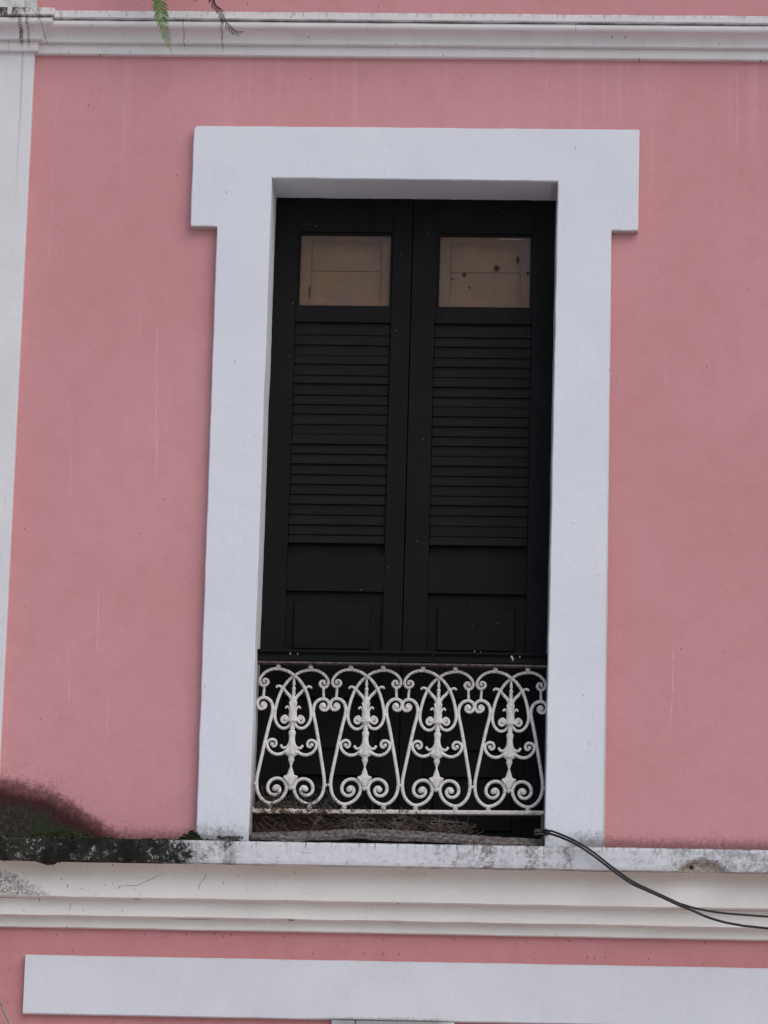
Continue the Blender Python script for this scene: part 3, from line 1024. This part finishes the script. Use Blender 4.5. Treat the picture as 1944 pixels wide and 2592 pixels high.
L_lines = [7.468, 7.4152, 7.3709, 7.3266, 7.2892, 7.2416, 7.2042, 7.1576, 7.1144, 7.0755, 7.0299, 6.9894, 6.9455, 6.9051, 6.8597, 6.816, 6.7741, 6.7322, 6.6887, 6.6469, 6.6026, 6.5618, 6.5243, 6.476]
R_lines = [7.468, 7.4104, 7.3679, 7.324, 7.281, 7.239, 7.196, 7.153, 7.111, 7.071, 7.028, 6.985, 6.944, 6.901, 6.859, 6.817, 6.775, 6.733, 6.6917, 6.650, 6.605, 6.5617, 6.5217, 6.4725]
leaf(-0.515, 0.0745, -0.3945, -0.0040, -0.4000, -0.0040, L_lines, 6.322, (-0.3675, -0.0543, 6.2785), "left door leaf, its glass the browner of the two")
leaf(0.0785, 0.685, 0.1825, 0.5752, 0.1755, 0.5765, R_lines, 6.319, (0.2155, 0.5325, 6.264), "right door leaf with dark blots on its glass")

# rotten board lying along the threshold
def sill_board():
    bm = bmesh.new()
    top = [(-0.4955, 5.2763), (-0.372, 5.282), (-0.2399, 5.2881), (-0.1079, 5.2962), (0.0053, 5.3001), (0.1408, 5.2947), (0.2028, 5.292), (0.3801, 5.2816), (0.5309, 5.2747), (0.664, 5.2700)]
    bot = [(-0.4955, 5.2494), (-0.4087, 5.2468), (-0.3327, 5.2347), (-0.2576, 5.2494), (-0.1633, 5.2511), (-0.0692, 5.2604), (0.0065, 5.254), (0.1197, 5.2503), (0.1547, 5.2528), (0.3056, 5.2478), (0.4, 5.2341), (0.5317, 5.2296), (0.664, 5.2297)]
    def ev(P, x):
        for i in range(len(P) - 1):
            if x <= P[i + 1][0]:
                t = (x - P[i][0]) / (P[i + 1][0] - P[i][0])
                t = t * t * (3 - 2 * t)
                return P[i][1] + (P[i + 1][1] - P[i][1]) * t
        return P[-1][1]
    rings = []
    n = 116
    for i in range(n + 1):
        x = -0.4955 + (0.664 + 0.4955) * i / n
        a, b = ev(top, x), ev(bot, x)
        a += nz(x, 1, 0, 40, 0.0015)
        b += nz(x, 2, 0, 40, 0.002)
        m = (a + b) / 2
        f = 0.0 + nz(x, 5, 0, 30, 0.003)
        rings.append([bm.verts.new(c) for c in ((x, f + 0.002, b), (x, f - 0.004, m - 0.004), (x, f, m + 0.002 + nz(x, 6, 0, 25, 0.004)), (x, f - 0.002, a - 0.002), (x, f + 0.004, a), (x, 0.10, a + 0.002), (x, 0.10, b + 0.004))])
    for i in range(n):
        for k in range(7):
            bm.faces.new((rings[i][k], rings[i + 1][k], rings[i + 1][(k + 1) % 7], rings[i][(k + 1) % 7]))
    bm.faces.new(rings[0]); bm.faces.new(rings[-1][::-1])
    bmesh.ops.recalc_face_normals(bm, faces=bm.faces)
    return bm
sb = obj("warped_board", sill_board(), SILL)
tag(sb, "warped grey rotten board lying along the foot of the black door", "board")

# ================================================================== railing
RY = 0.100
rail = empty("balcony_railing", (0.085, RY, 5.385))
tag(rail, "low white cast iron scroll railing with a black handrail across the door opening", "railing")
def robj(name, bm, mat, smooth=False, parent=rail):
    for v in bm.verts:
        v.co -= Vector(rail.location)
    return obj(name, bm, mat, parent, smooth=smooth)
# handrail: moulded black timber
hp = [(-0.022, 5.9955), (-0.026, 5.999), (-0.026, 6.018), (-0.022, 6.0235), (-0.0235, 6.027), (-0.031, 6.031), (-0.032, 6.036), (-0.028, 6.0425), (0.028, 6.0445), (0.032, 6.036), (0.026, 6.02), (0.026, 5.999)]
bm = extrude([(RY + a, b) for a, b in hp], stations(-0.497, 0.668, 0.05, -0.48, 0.65), None, 0.0, 0)
h = robj("handrail", bm, DOOR)
bm = bmesh.new()
add_box(bm, -0.497, 0.666, RY - 0.021, RY + 0.018, 5.9880, 5.9950, 0.001)
robj("flat_bar", bm, m_simple("stained_flat_bar", (0.06, 0.045, 0.04), (0.20, 0.16, 0.145), 50, 0.7, 0.5))
for (x, z, s) in ((-0.365, 6.025, 0.004), (-0.335, 6.024, 0.003), (0.524, 6.028, 0.0065), (0.529, 6.016, 0.0055), (0.557, 6.026, 0.0035), (0.375, 6.044, 0.003), (0.40, 6.041, 0.003)):
    bm = bmesh.new()
    add_ball(bm, (x, RY - 0.027, z), s, 1, (0.7, 0.35, 1.7))
    robj("bird_dropping", bm, m_simple("dried_dropping", (0.35, 0.33, 0.28), (0.55, 0.52, 0.45), 80))
# bottom rail
bm = bmesh.new()
xs = [-0.499 + i * 0.01 for i in range(118)]
P = []
rings = []
for x in xs:
    zc = 5.3820 + (x + 0.5) * 0.0100
    lf = max(0, min(1, (0.05 - x) / 0.4))
    r = 0.0078 + nz(x, 1, 0, 60, 0.0016) * (0.4 + 2.2 * lf)
    zz = zc + nz(x, 4, 0, 50, 0.0012) * (0.5 + 2 * lf)
    rings.append([bm.verts.new(c) for c in ((x, RY - 0.014, zz - r), (x, RY - 0.016, zz), (x, RY - 0.014, zz + r), (x, RY + 0.012, zz + r), (x, RY + 0.012, zz - r))])
for i in range(len(xs) - 1):
    for k in range(5):
        bm.faces.new((rings[i][k], rings[i + 1][k], rings[i + 1][(k + 1) % 5], rings[i][(k + 1) % 5]))
bm.faces.new(rings[0]); bm.faces.new(rings[-1][::-1])
bmesh.ops.recalc_face_normals(bm, faces=bm.faces)
robj("bottom_rail", bm, RUSTY)
# rust crust on its left part
bm = bmesh.new()
rnd = random.Random(5)
for i in range(150):
    x = -0.49 + abs(rnd.gauss(0, 0.22))
    if x > 0.5: continue
    zc = 5.3820 + (x + 0.5) * 0.01
    add_ball(bm, (x, RY - 0.014 + rnd.uniform(-.003, .012), zc + rnd.uniform(-0.003, 0.0105)), rnd.uniform(0.002, 0.0048), 1, (1.2, 1, 0.9))
o = robj("rust_crust", bm, RUSTY)
o["kind"] = "stuff"
# rusty end post at the right
bm = bmesh.new()
add_box(bm, 0.6535, 0.6625, RY - 0.006, RY + 0.004, 5.215, 5.395, 0.001)
robj("end_post", bm, m_simple("rusty_post", (0.10, 0.07, 0.055), (0.26, 0.20, 0.17), 40, 0.8, 0.5))
bm = bmesh.new()
add_box(bm, -0.499, -0.490, RY - 0.012, RY + 0.002, 5.375, 5.402, 0.002)
robj("end_bracket", bm, RUSTY)

ST = dict(
 top=[(0.0, 0.0), (0.0234, 0.0161), (0.05, 0.0244), (0.071, 0.0263), (0.0921, 0.0235), (0.1153, 0.0116), (0.1318, -0.0066), (0.1379, -0.0241), (0.1335, -0.0379), (0.1241, -0.0447), (0.1118, -0.0422), (0.104, -0.0325), (0.1064, -0.0219), (0.1152, -0.0174), (0.1221, -0.0216), (0.1211, -0.0283)],
 heart=[(0.0, 0.0), (0.0203, -0.017), (0.0439, -0.0511), (0.0609, -0.0939), (0.0706, -0.1368), (0.0724, -0.1681), (0.0653, -0.1936), (0.0511, -0.2106), (0.036, -0.2163), (0.0198, -0.2111), (0.0088, -0.1965)],
 bar=[(0.1184, -0.044), (0.1213, -0.0949)],
 side=[(0.1246, -0.1262), (0.1267, -0.1195), (0.1197, -0.1126), (0.1111, -0.1186), (0.1105, -0.1292), (0.1202, -0.138), (0.1328, -0.1378), (0.1421, -0.1259), (0.1434, -0.1122), (0.1359, -0.0986), (0.1193, -0.0922), (0.1003, -0.098), (0.0873, -0.1131), (0.0813, -0.1367), (0.0845, -0.164), (0.0937, -0.2029), (0.1055, -0.2612), (0.1184, -0.3311), (0.1291, -0.3892), (0.1348, -0.4279), (0.1332, -0.4629), (0.1235, -0.4921), (0.105, -0.5137), (0.0824, -0.5237), (0.0576, -0.5191), (0.0344, -0.5033), (0.0195, -0.4803), (0.0152, -0.4571), (0.0235, -0.4356), (0.0404, -0.4237), (0.0594, -0.4222), (0.0786, -0.432), (0.0896, -0.452), (0.0878, -0.4733), (0.074, -0.4871), (0.0569, -0.4885), (0.0446, -0.4791), (0.042, -0.4644), (0.0505, -0.4534), (0.062, -0.4563), (0.064, -0.4648)],
 mid=[(0.0188, -0.3055), (0.0343, -0.3189), (0.0573, -0.3243), (0.08, -0.3162), (0.0949, -0.2984), (0.099, -0.2789), (0.0885, -0.2662), (0.0732, -0.2637), (0.0631, -0.2736), (0.0642, -0.2872), (0.0738, -0.2921), (0.0793, -0.2831)],
 small=[(0.0131, -0.1827), (0.0236, -0.1728), (0.0311, -0.1668), (0.042, -0.1745), (0.0437, -0.1861), (0.0347, -0.1941), (0.0239, -0.1892), (0.0238, -0.1806), (0.0306, -0.1785)],
 horn=[(0.0031, -0.1066), (0.0141, -0.0849), (0.029, -0.069), (0.0421, -0.0531), (0.0572, -0.0431), (0.0667, -0.0441), (0.0707, -0.0507)],
 leafcurl=[(0.0067, -0.2745), (0.0154, -0.2908), (0.0263, -0.2976), (0.0369, -0.2966), (0.0421, -0.2895)],
 tiny=[(0.0079, -0.1535), (0.0122, -0.1417), (0.017, -0.1318), (0.0234, -0.1278), (0.0281, -0.1328)],
)
PROF = [(-0.0067, 0.0015), (-0.0185, 0.0038), (-0.0342, 0.0069), (-0.044, 0.0034), (-0.0498, 0.0076), (-0.0589, 0.0073), (-0.0636, 0.0042), (-0.0675, 0.0073), (-0.0773, 0.0069), (-0.082, 0.0046), (-0.0879, 0.0105), (-0.1067, 0.0145), (-0.1262, 0.0138), (-0.1458, 0.0153), (-0.1615, 0.0168), (-0.1712, 0.0176), (-0.181, 0.0191), (-0.1896, 0.0191), (-0.1947, 0.0099), (-0.2083, 0.0076), (-0.2181, 0.0111), (-0.2228, 0.0069), (-0.2279, 0.0134), (-0.2376, 0.0145), (-0.2474, 0.0122), (-0.263, 0.0122), (-0.2785, 0.0150), (-0.2941, 0.0191), (-0.3100, 0.0250), (-0.3136, 0.0274), (-0.3233, 0.0251), (-0.33, 0.0152), (-0.335, 0.0107), (-0.3447, 0.0129), (-0.3564, 0.0084), (-0.37, 0.0034), (-0.3758, 0.0046), (-0.3953, 0.0114), (-0.4069, 0.0145), (-0.4116, 0.0282), (-0.4178, 0.0297), (-0.4302, 0.0221), (-0.4399, 0.0152), (-0.4477, 0.0091), (-0.4593, 0.0106), (-0.469, 0.0038)]

def stroke(bm, P, r, mir, y=0.0, taper=None, n=5, sy=0.8, end=None):
    Q = catmull([(mir * a, y, b) for a, b in P], n)
    rr = (lambda t: r * taper(t)) if taper else r
    add_tube(bm, Q, rr, 8, sy)
    if end:
        add_ball(bm, Q[-1], end, 2, (1, 0.8, 1))

# meshes are shared by the four scroll panels
bm = bmesh.new()
RS = 0.0066
for mir in (1, -1):
    sp_y = 0.003 * mir
    stroke(bm, ST['top'], RS, mir, sp_y, lambda t: 1.0 - 0.15 * t, end=0.0075)
    stroke(bm, ST['heart'], RS, mir, -sp_y, lambda t: 1.0 - 0.1 * t)
    stroke(bm, ST['bar'], 0.0052, mir, 0)
    stroke(bm, ST['side'], RS, mir, 0.001, lambda t: 0.82 + 0.22 * math.sin(min(1, t * 3) * 1.57) - 0.1 * max(0, t - .8) * 5)
    add_ball(bm, (mir * 0.1225, 0, -0.1235), 0.0105, 2, (1, 0.8, 1))
    add_ball(bm, (mir * 0.0600, 0, -0.4640), 0.0115, 2, (1.1, 0.8, 1))
    stroke(bm, ST['mid'], 0.0060, mir, 0, lambda t: 1.15 - 0.3 * t, end=0.0085)
    stroke(bm, [(0.097, -0.279), (0.1115, -0.2815)], 0.0062, mir, 0)
    stroke(bm, [(0.133, -0.4454), (0.1462, -0.4463)], 0.0062, mir, 0)
    stroke(bm, [(0.071, -0.1446), (0.084, -0.1445)], 0.0058, mir, 0)
    stroke(bm, [(0.002, -0.452), (0.019, -0.467)], 0.0064, mir, 0)
side_me = bpy.data.meshes.new("scroll_panel"); bm.to_mesh(side_me); bm.free(); side_me.materials.append(IRON)
bm = bmesh.new()
# cast central ornament: flattened baluster with leaves
n = 14
rings = []
for (z, w) in PROF:
    rings.append([bm.verts.new((w * math.cos(2 * math.pi * k / n), -0.002 + min(w, 0.017) * 0.75 * math.sin(2 * math.pi * k / n), z)) for k in range(n)])
for i in range(len(rings) - 1):
    for k in range(n):
        bm.faces.new((rings[i][k], rings[i][(k + 1) % n], rings[i + 1][(k + 1) % n], rings[i + 1][k]))
bm.faces.new(rings[0]); bm.faces.new(rings[-1])
for mir in (1, -1):
    stroke(bm, ST['small'], 0.0056, mir, -0.003, lambda t: 1.1 - 0.2 * t, end=0.0072)
    stroke(bm, ST['horn'], 0.0060, mir, 0.002, lambda t: 1.25 - 0.5 * t)
    stroke(bm, ST['leafcurl'], 0.0058, mir, -0.004, lambda t: 1.1 - 0.25 * t, end=0.006)
    stroke(bm, ST['tiny'], 0.0042, mir, -0.004, end=0.0046)
    # leaf lobes of the acanthus skirt and the lower cup
    stroke(bm, [(0.002, -0.262), (0.008, -0.285), (0.016, -0.305), (0.022, -0.320)], 0.0048, mir, -0.011, lambda t: 0.5 + 0.7 * t)
    stroke(bm, [(0.0, -0.270), (0.002, -0.30), (0.004, -0.328)], 0.0042, mir, -0.013, lambda t: 0.5 + 0.7 * t)
    stroke(bm, [(0.001, -0.450), (0.008, -0.436), (0.018, -0.424), (0.026, -0.415)], 0.0042, mir, -0.011, lambda t: 0.6 + 0.5 * t)
    stroke(bm, [(0.0, -0.170), (0.004, -0.150), (0.010, -0.130), (0.014, -0.110)], 0.0034, mir, -0.011)
bmesh.ops.recalc_face_normals(bm, faces=bm.faces)
add_box(bm, -0.0205, 0.0205, -0.016, 0.010, -0.1895, -0.1835, 0.001)
stem_me = bpy.data.meshes.new("cast_ornament"); bm.to_mesh(stem_me); bm.free(); stem_me.materials.append(IRON)
bm = bmesh.new()
add_ball(bm, (0, 0, 0), 0.0108, 2, (1, 0.85, 0.95))
add_tube(bm, [Vector((0, 0, -0.013)), Vector((0, 0, 0.013))], 0.0045, 8)
ball_me = bpy.data.meshes.new("ball"); bm.to_mesh(ball_me); bm.free(); ball_me.materials.append(IRON)
for me in (side_me, stem_me, ball_me):
    for p in me.polygons: p.use_smooth = True
for i, (px, pz) in enumerate(((-0.3479, 5.9400), (-0.0560, 5.9418), (0.2340, 5.9413), (0.5245, 5.9420))):
    sp_ = obj("scroll_panel", side_me, None, rail)
    sp_.location = Vector((px, RY, pz)) - rail.location
    sp_.rotation_euler = (0, (0.004, -0.005, 0.003, 0.006)[i], (0.02, -0.015, 0.01, -0.03)[i])
    st_ = obj("cast_ornament", stem_me, None, sp_)
    for s, (bx, bz) in ((1, (0.065, 0.0375)), (-1, (0.065, 0.0375)), (1, (0.0790, -0.5370)), (-1, (0.0790, -0.5370))):
        b_ = obj("ball", ball_me, None, sp_)
        b_.location = (s * bx, 0, bz)

# ================================================================== nest and litter behind the railing
rnd = random.Random(11)
bm = bmesh.new()
hl = [(-0.50, 5.44), (-0.43, 5.47), (-0.33, 5.43), (-0.2, 5.365), (0.0, 5.368), (0.2, 5.365), (0.30, 5.345), (0.36, 5.318), (0.41, 5.29), (0.43, 5.22)]
def hz(x):
    for i in range(len(hl) - 1):
        if x <= hl[i + 1][0]:
            t = (x - hl[i][0]) / (hl[i + 1][0] - hl[i][0])
            return hl[i][1] + (hl[i + 1][1] - hl[i][1]) * t
    return hl[-1][1]
cols = []
NX, NK = 120, 12
for i in range(NX + 1):
    x = -0.495 + 0.925 * i / NX
    top = hz(x)
    c = []
    for k in range(NK + 1):
        t = k / NK
        y = 0.115 + 0.09 * t ** 1.3 + nz(x, 1, t * 0.2, 30, 0.012)
        z = (TOPZ + 0.005) + (top - TOPZ - 0.005) * math.sin(t * 1.57) + nz(x, 4, t * .2, 50, 0.012) * (1 if 0 < k else 0)
        c.append(bm.verts.new((x, min(y, 0.207), z)))
    cols.append(c)
for i in range(NX):
    for k in range(NK):
        bm.faces.new((cols[i][k], cols[i + 1][k], cols[i + 1][k + 1], cols[i][k + 1]))
# twigs
nm = obj("bird_nest", bm, NEST_SHADE)
tag(nm, "messy dark bird nest litter heaped behind the railing foot against the black door", "nest", kind="stuff")
bm = bmesh.new()
for i in range(620):
    r_ = rnd.random()
    if r_ < 0.55:
        x = rnd.uniform(-0.1, 0.36)
    else:
        x = rnd.uniform(-0.48, 0.3)
    L = rnd.uniform(0.03, 0.15)
    a = rnd.gauss(0.0, 0.7)
    z0 = rnd.uniform(TOPZ + 0.05, max(TOPZ + 0.08, hz(x) + 0.012))
    y = rnd.uniform(0.085, 0.15)
    c = rnd.uniform(-0.35, 0.35)
    P = []
    for k in range(6):
        t = k / 5 - 0.5
        P.append(Vector((x + math.cos(a) * L * t + nz(i, k, 1, 1.7, 0.006), y + rnd.uniform(-0.004, 0.004), z0 + math.sin(a) * L * t + c * L * (0.25 - t * t) + nz(i, k, 5, 1.7, 0.008))))
    if any(p.x > 0.64 or p.x < -0.49 for p in P): continue
    add_tube(bm, P, rnd.uniform(0.0004, 0.00105), 4, caps=False)
tw = obj("loose_twigs", bm, TWIG)
tag(tw, "tangle of pale dry twigs and straw under the bottom rail of the railing", "twigs", kind="stuff")
# a ball of litter caught on the left scrolls
bm = bmesh.new()
for i in range(120):
    x = rnd.uniform(-0.49, -0.17)
    z0 = 5.395 + abs(rnd.gauss(0, 0.028))
    L = rnd.uniform(0.02, 0.07)
    a = rnd.uniform(0, 3.14)
    P = [Vector((x + math.cos(a) * L * t, 0.085 + rnd.uniform(-0.01, 0.03), z0 + math.sin(a) * L * t + nz(i, t, 0, 3, 0.008))) for t in (-0.5, -0.2, 0.1, 0.4, 0.5)]
    P = [Vector((max(-0.49, p.x), p.y, max(5.392, p.z))) for p in P]
    add_tube(bm, P, rnd.uniform(0.0005, 0.0012), 4, caps=False)
for i in range(90):
    x = -0.49 + abs(rnd.gauss(0, 0.11))
    if x > -0.15: continue
    add_ball(bm, (x, 0.10 + rnd.uniform(-0.01, 0.02), 5.394 + abs(rnd.gauss(0, 0.012))), rnd.uniform(0.002, 0.006), 1, (1.3, 1, 0.8))
lt = obj("caught_litter", bm, GRIT)
tag(lt, "dead leaves and straw caught on the lower left scrolls of the iron railing", "debris", kind="stuff")

# ================================================================== cables
cab = empty("cable", (0.66, -0.03, 5.25))
tag(cab, "black cable tied at the railing foot, the lower of the two at the right edge", "cable")
cab2 = empty("cable", (0.66, -0.03, 5.26))
tag(cab2, "black cable from the railing foot, the upper of the two at the right edge", "cable")
def cable(root, P, r, mat):
    bm = bmesh.new()
    Q = catmull([Vector(p) - root.location for p in P], 8)
    for i, q in enumerate(Q):
        q.z += nz(i * 0.21, 1, r * 999, 1, 0.0012)
    add_tube(bm, Q, r, 10)
    return obj("sheath", bm, mat, root, smooth=True)
c1 = [(0.648, 0.02, 5.311), (0.664, -0.05, 5.297), (0.684, -0.11, 5.281), (0.7100, -0.17, 5.2640), (0.7833, -0.205, 5.2278), (0.861, -0.2, 5.1821), (0.9387, -0.2, 5.1224), (1.0163, -0.2, 5.0691), (1.0842, -0.2, 5.036), (1.1705, -0.2, 4.997), (1.2243, -0.2, 4.9762), (1.324, -0.2, 4.9547), (1.4159, -0.2, 4.9454), (1.5444, -0.2, 4.9384), (2.3, -0.2, 4.90), (4.0, -0.3, 4.95)]
c2 = [(0.648, 0.02, 5.300), (0.664, -0.05, 5.286), (0.684, -0.115, 5.269), (0.710, -0.18, 5.2500), (0.7835, -0.21, 5.2154), (0.8612, -0.21, 5.167), (0.9389, -0.212, 5.108), (1.0164, -0.212, 5.0557), (1.0842, -0.212, 5.0263), (1.1704, -0.212, 4.9873), (1.2627, -0.21, 4.9501), (1.3394, -0.21, 4.9204), (1.4312, -0.21, 4.9019), (1.5443, -0.21, 4.8901), (2.3, -0.21, 4.83), (4.0, -0.3, 4.90)]
cable(cab2, c1, 0.0043, CABLE)
cable(cab, c2, 0.0049, CABLE)
# a worn grey strand wrapped around the pair
Q = []
for i in range(len(c1) - 6):
    p = Vector(c1[i]); q = Vector(c2[i])
    Q.append((p + q) / 2 + Vector((0, -0.006, -0.007 + 0.004 * math.sin(i * 2.1))))
bm = bmesh.new()
add_tube(bm, [v - cab.location for v in catmull(Q[4:-1], 8)], 0.0014, 8)
obj("worn_strand", bm, CABLEG, cab, smooth=True)
# knot of old tape where they are tied to the post
bm = bmesh.new()
rk = random.Random(3)
for i in range(11):
    zc = 5.291 + rk.uniform(-0.012, 0.014)
    xc = 0.664 + rk.uniform(-0.012, 0.012)
    a0 = rk.uniform(-0.5, 0.5)
    P = []
    for k in range(13):
        t = 2 * math.pi * k / 12
        P.append(Vector((xc + 0.024 * math.cos(t), -0.005 + 0.06 * math.sin(t) * 0.9 + 0.0, zc + 0.008 * math.sin(t + a0) + nz(i, k, 0, 2, 0.004))) - cab.location)
    add_tube(bm, P, rk.uniform(0.0022, 0.0042), 6)
obj("tie_knot", bm, m_simple("frayed_tie", (0.035, 0.03, 0.026), (0.16, 0.14, 0.12), 60, 0.9, 0.8), cab)

# ================================================================== moss along the ledge
rnd = random.Random(21)
bm = bmesh.new()
def tuft(x, y, z, r):
    for k in range(5):
        add_ball(bm, (x + rnd.uniform(-r, r), y + rnd.uniform(-r, r) * 0.5, z + rnd.uniform(0, r * 0.8)), r * rnd.uniform(0.35, 0.7), 1, (1.2, 1, rnd.uniform(0.6, 1.3)))
for i in range(560):
    x = rnd.uniform(-1.6, -0.50)
    dens = 1.0 if x < -1.0 else (0.75 if x < -0.78 else 0.6)
    if rnd.random() > dens: continue
    tuft(x, rnd.uniform(-0.15, -0.045), TOPZ + 0.003, rnd.uniform(0.003, 0.009) * (1.25 if x < -1.05 else 1))
for i in range(130):        # the green mound in the corner beside the surround
    x = rnd.gauss(-0.728, 0.034)
    h = max(0.0, 0.046 - abs(x + 0.722) * 0.75)
    tuft(x, rnd.uniform(-0.07, -0.05), TOPZ + rnd.uniform(0.01, max(0.012, h + 0.012)), rnd.uniform(0.004, 0.009))
for i in range(110):       # larger cushion at the left
    x = rnd.uniform(-1.36, -1.04)
    tuft(x, rnd.uniform(-0.10, -0.02), TOPZ + rnd.uniform(0.0, max(0.01, 0.05 - abs(x + 1.24) * 0.18)), rnd.uniform(0.005, 0.010))
ms = obj("moss", bm, MOSS)
tag(ms, "dark green moss growing on the ledge left of the door surround", "moss", kind="stuff")
bm = bmesh.new()
for i in range(260):
    x = rnd.uniform(-1.55, -0.48)
    s = rnd.uniform(0.0015, 0.0045)
    add_ball(bm, (x, rnd.uniform(-0.165, -0.05), TOPZ + s * 0.5), s, 1, (1.4, 1, 0.8))
for i in range(90):
    x = rnd.uniform(-0.62, -0.52)
    s = rnd.uniform(0.0015, 0.005)
    add_ball(bm, (x, rnd.uniform(-0.055, -0.042), TOPZ + 0.035 + rnd.uniform(0, 0.008)), s, 1, (1.4, 0.6, 0.8))
gr = obj("ledge_grit", bm, GRIT)
tag(gr, "pale grit and lichen crumbs scattered on the mouldy left end of the ledge", "grit", kind="stuff")
# thin grass blades and dead stalks rising from the moss
bm = bmesh.new()
for i in range(34):
    x = rnd.choice((rnd.uniform(-1.45, -0.95), rnd.gauss(-1.155, 0.02)))
    h = rnd.uniform(0.012, 0.045)
    lean = rnd.uniform(-0.5, 0.5)
    y = rnd.uniform(-0.13, -0.05)
    add_tube(bm, [Vector((x + lean * h * t * t, y, TOPZ + h * t)) for t in (0, 0.25, 0.5, 0.75, 1)], lambda t: 0.0009 * (1.05 - t), 4)
gb = obj("grass_blades", bm, m_simple("ledge_grass", (0.06, 0.085, 0.03), (0.16, 0.17, 0.07), 30))
tag(gb, "sparse thin grass blades sprouting from the moss on the ledge", "grass", kind="stuff")

# ================================================================== ferns hanging in from above
def leaflet_mesh(name, mat, curl):
    me = bpy.data.meshes.new(name)
    bm = bmesh.new()
    n = 7
    prev = None
    for i in range(n + 1):
        t = i / n
        w = 0.072 * (math.sin(math.pi * min(1, t * 0.92 + 0.12)) ** 0.7) * (1 + 0.35 * (i % 2))
        if i == n: w = 0.004
        c = Vector((t, -0.10 * math.sin(t * 2.2), -curl * t * t))
        a = bm.verts.new(c + Vector((0, 0, w)))
        m = bm.verts.new(c + Vector((0, -0.02, 0)))
        b = bm.verts.new(c - Vector((0, 0, w)))
        if prev:
            bm.faces.new((prev[0], a, m, prev[1]))
            bm.faces.new((prev[1], m, b, prev[2]))
        prev = (a, m, b)
    bm.to_mesh(me); bm.free()
    me.materials.append(mat)
    return me

def frond(root, stem, mat, wid, step, curl, seed, droop=0.3, dens=1.0, ref=0.4):
    rnd = random.Random(seed)
    P = catmull([Vector(p) - root.location for p in stem], 10)
    bm = bmesh.new()
    add_tube(bm, P, lambda t: 0.0017 * (1.15 - t), 6)
    obj("stem", bm, mat, root)
    me = leaflet_mesh("leaflet", mat, curl)
    L = [0]
    for i in range(1, len(P)):
        L.append(L[-1] + (P[i] - P[i - 1]).length)
    tot = L[-1]
    s = 0.002
    while s < tot * 0.995:
        i = max(k for k in range(len(L)) if L[k] <= s)
        i = min(i, len(P) - 2)
        f = (s - L[i]) / max(1e-9, L[i + 1] - L[i])
        p = P[i].lerp(P[i + 1], f)
        t = (P[i + 1] - P[i]).normalized()
        for side in (1, -1):
            if rnd.random() > dens: continue
            w = wid(max(0.0, 1 - (tot - s) / ref)) * rnd.uniform(0.80, 1.12)
            # leaflet points out from the stem, bending towards its tip
            out = Vector((0, 1, 0)).cross(t).normalized() * side
            d = (out + t * (droop + rnd.uniform(-0.12, 0.12)) + Vector((0, rnd.uniform(-0.30, 0.12), 0))).normalized()
            zax = (t - d * t.dot(d)).normalized()
            yax = zax.cross(d)
            # its local +Z runs back up the stem so that the curl falls to the tip
            M = Matrix((d, -yax, -zax)).transposed()
            o = obj("leaflet", me, None, root)
            o.matrix_local = Matrix.Translation(p) @ M.to_4x4() @ Matrix.Diagonal((w, w, w * rnd.uniform(0.85, 1.1), 1))
        s += step
fr = empty("fern_frond", (-0.982, -0.30, 8.76))
tag(fr, "bright green fern frond hanging down over the upper cornice", "fern")
frond(fr, [(-1.03, 0.0, 9.02), (-1.03, -0.12, 9.06), (-1.015, -0.25, 8.98), (-0.998, -0.295, 8.86), (-0.9770, -0.30, 8.7317), (-0.9605, -0.30, 8.6799), (-0.9529, -0.30, 8.6107), (-0.9396, -0.30, 8.5591), (-0.921, -0.30, 8.4989), (-0.8990, -0.30, 8.437)],
      FERN, lambda t: 0.056 * max(0.12, min(1, 1.25 * (1 - t) ** 0.75)), 0.0082, 0.30, 7, 0.55)
fd = empty("dead_fern_frond", (-0.823, -0.30, 8.73))
tag(fd, "shrivelled brown fern frond hanging beside the green one at the cornice", "fern")
frond(fd, [(-1.0, 0.0, 9.01), (-0.90, -0.14, 9.04), (-0.79, -0.27, 8.93), (-0.745, -0.30, 8.80), (-0.7495, -0.30, 8.6980), (-0.7406, -0.30, 8.661), (-0.7153, -0.30, 8.6336), (-0.6990, -0.30, 8.5958), (-0.6723, -0.30, 8.5615), (-0.6473, -0.30, 8.541), (-0.620, -0.30, 8.5361)],
      DEADF, lambda t: 0.027 * (1.15 - 0.45 * t), 0.0085, 0.45, 9, 0.75, 0.85, 0.26)
frond(fd, [(-1.01, 0.0, 9.0), (-0.93, -0.12, 9.0), (-0.82, -0.27, 8.87), (-0.775, -0.31, 8.705), (-0.790, -0.31, 8.690), (-0.8185, -0.31, 8.678)],
      DEADF, lambda t: 0.024 * (1.1 - 0.5 * t), 0.008, 0.45, 19, 0.7, 0.9, 0.12)
# dangling root at the pilaster head
bm = bmesh.new()
add_tube(bm, catmull([(-1.505, -0.178, 8.690), (-1.4861, -0.186, 8.6619), (-1.4685, -0.186, 8.6359), (-1.4558, -0.186, 8.6099), (-1.444, -0.18, 8.5666), (-1.4300, -0.18, 8.5285)], 6), 0.0011, 5)
rt_ = obj("hanging_root", bm, TWIG)
tag(rt_, "hair thin dry root dangling over the upper cornice above the left pilaster", "root")
# beige cord at the lower left corner
bm = bmesh.new()
add_tube(bm, catmull([(-1.70, -0.10, 4.72), (-1.52, -0.10, 4.625), (-1.4454, -0.10, 4.5629), (-1.4282, -0.10, 4.5274), (-1.4025, -0.10, 4.4782), (-1.37, -0.10, 4.39), (-1.36, -0.10, 4.2), (-1.36, -0.08, 3.6)], 8), 0.0046, 8)
cd = obj("cord", bm, CORD, smooth=True)
tag(cd, "thin beige cord hanging in front of the wall at the lower left corner", "cord")
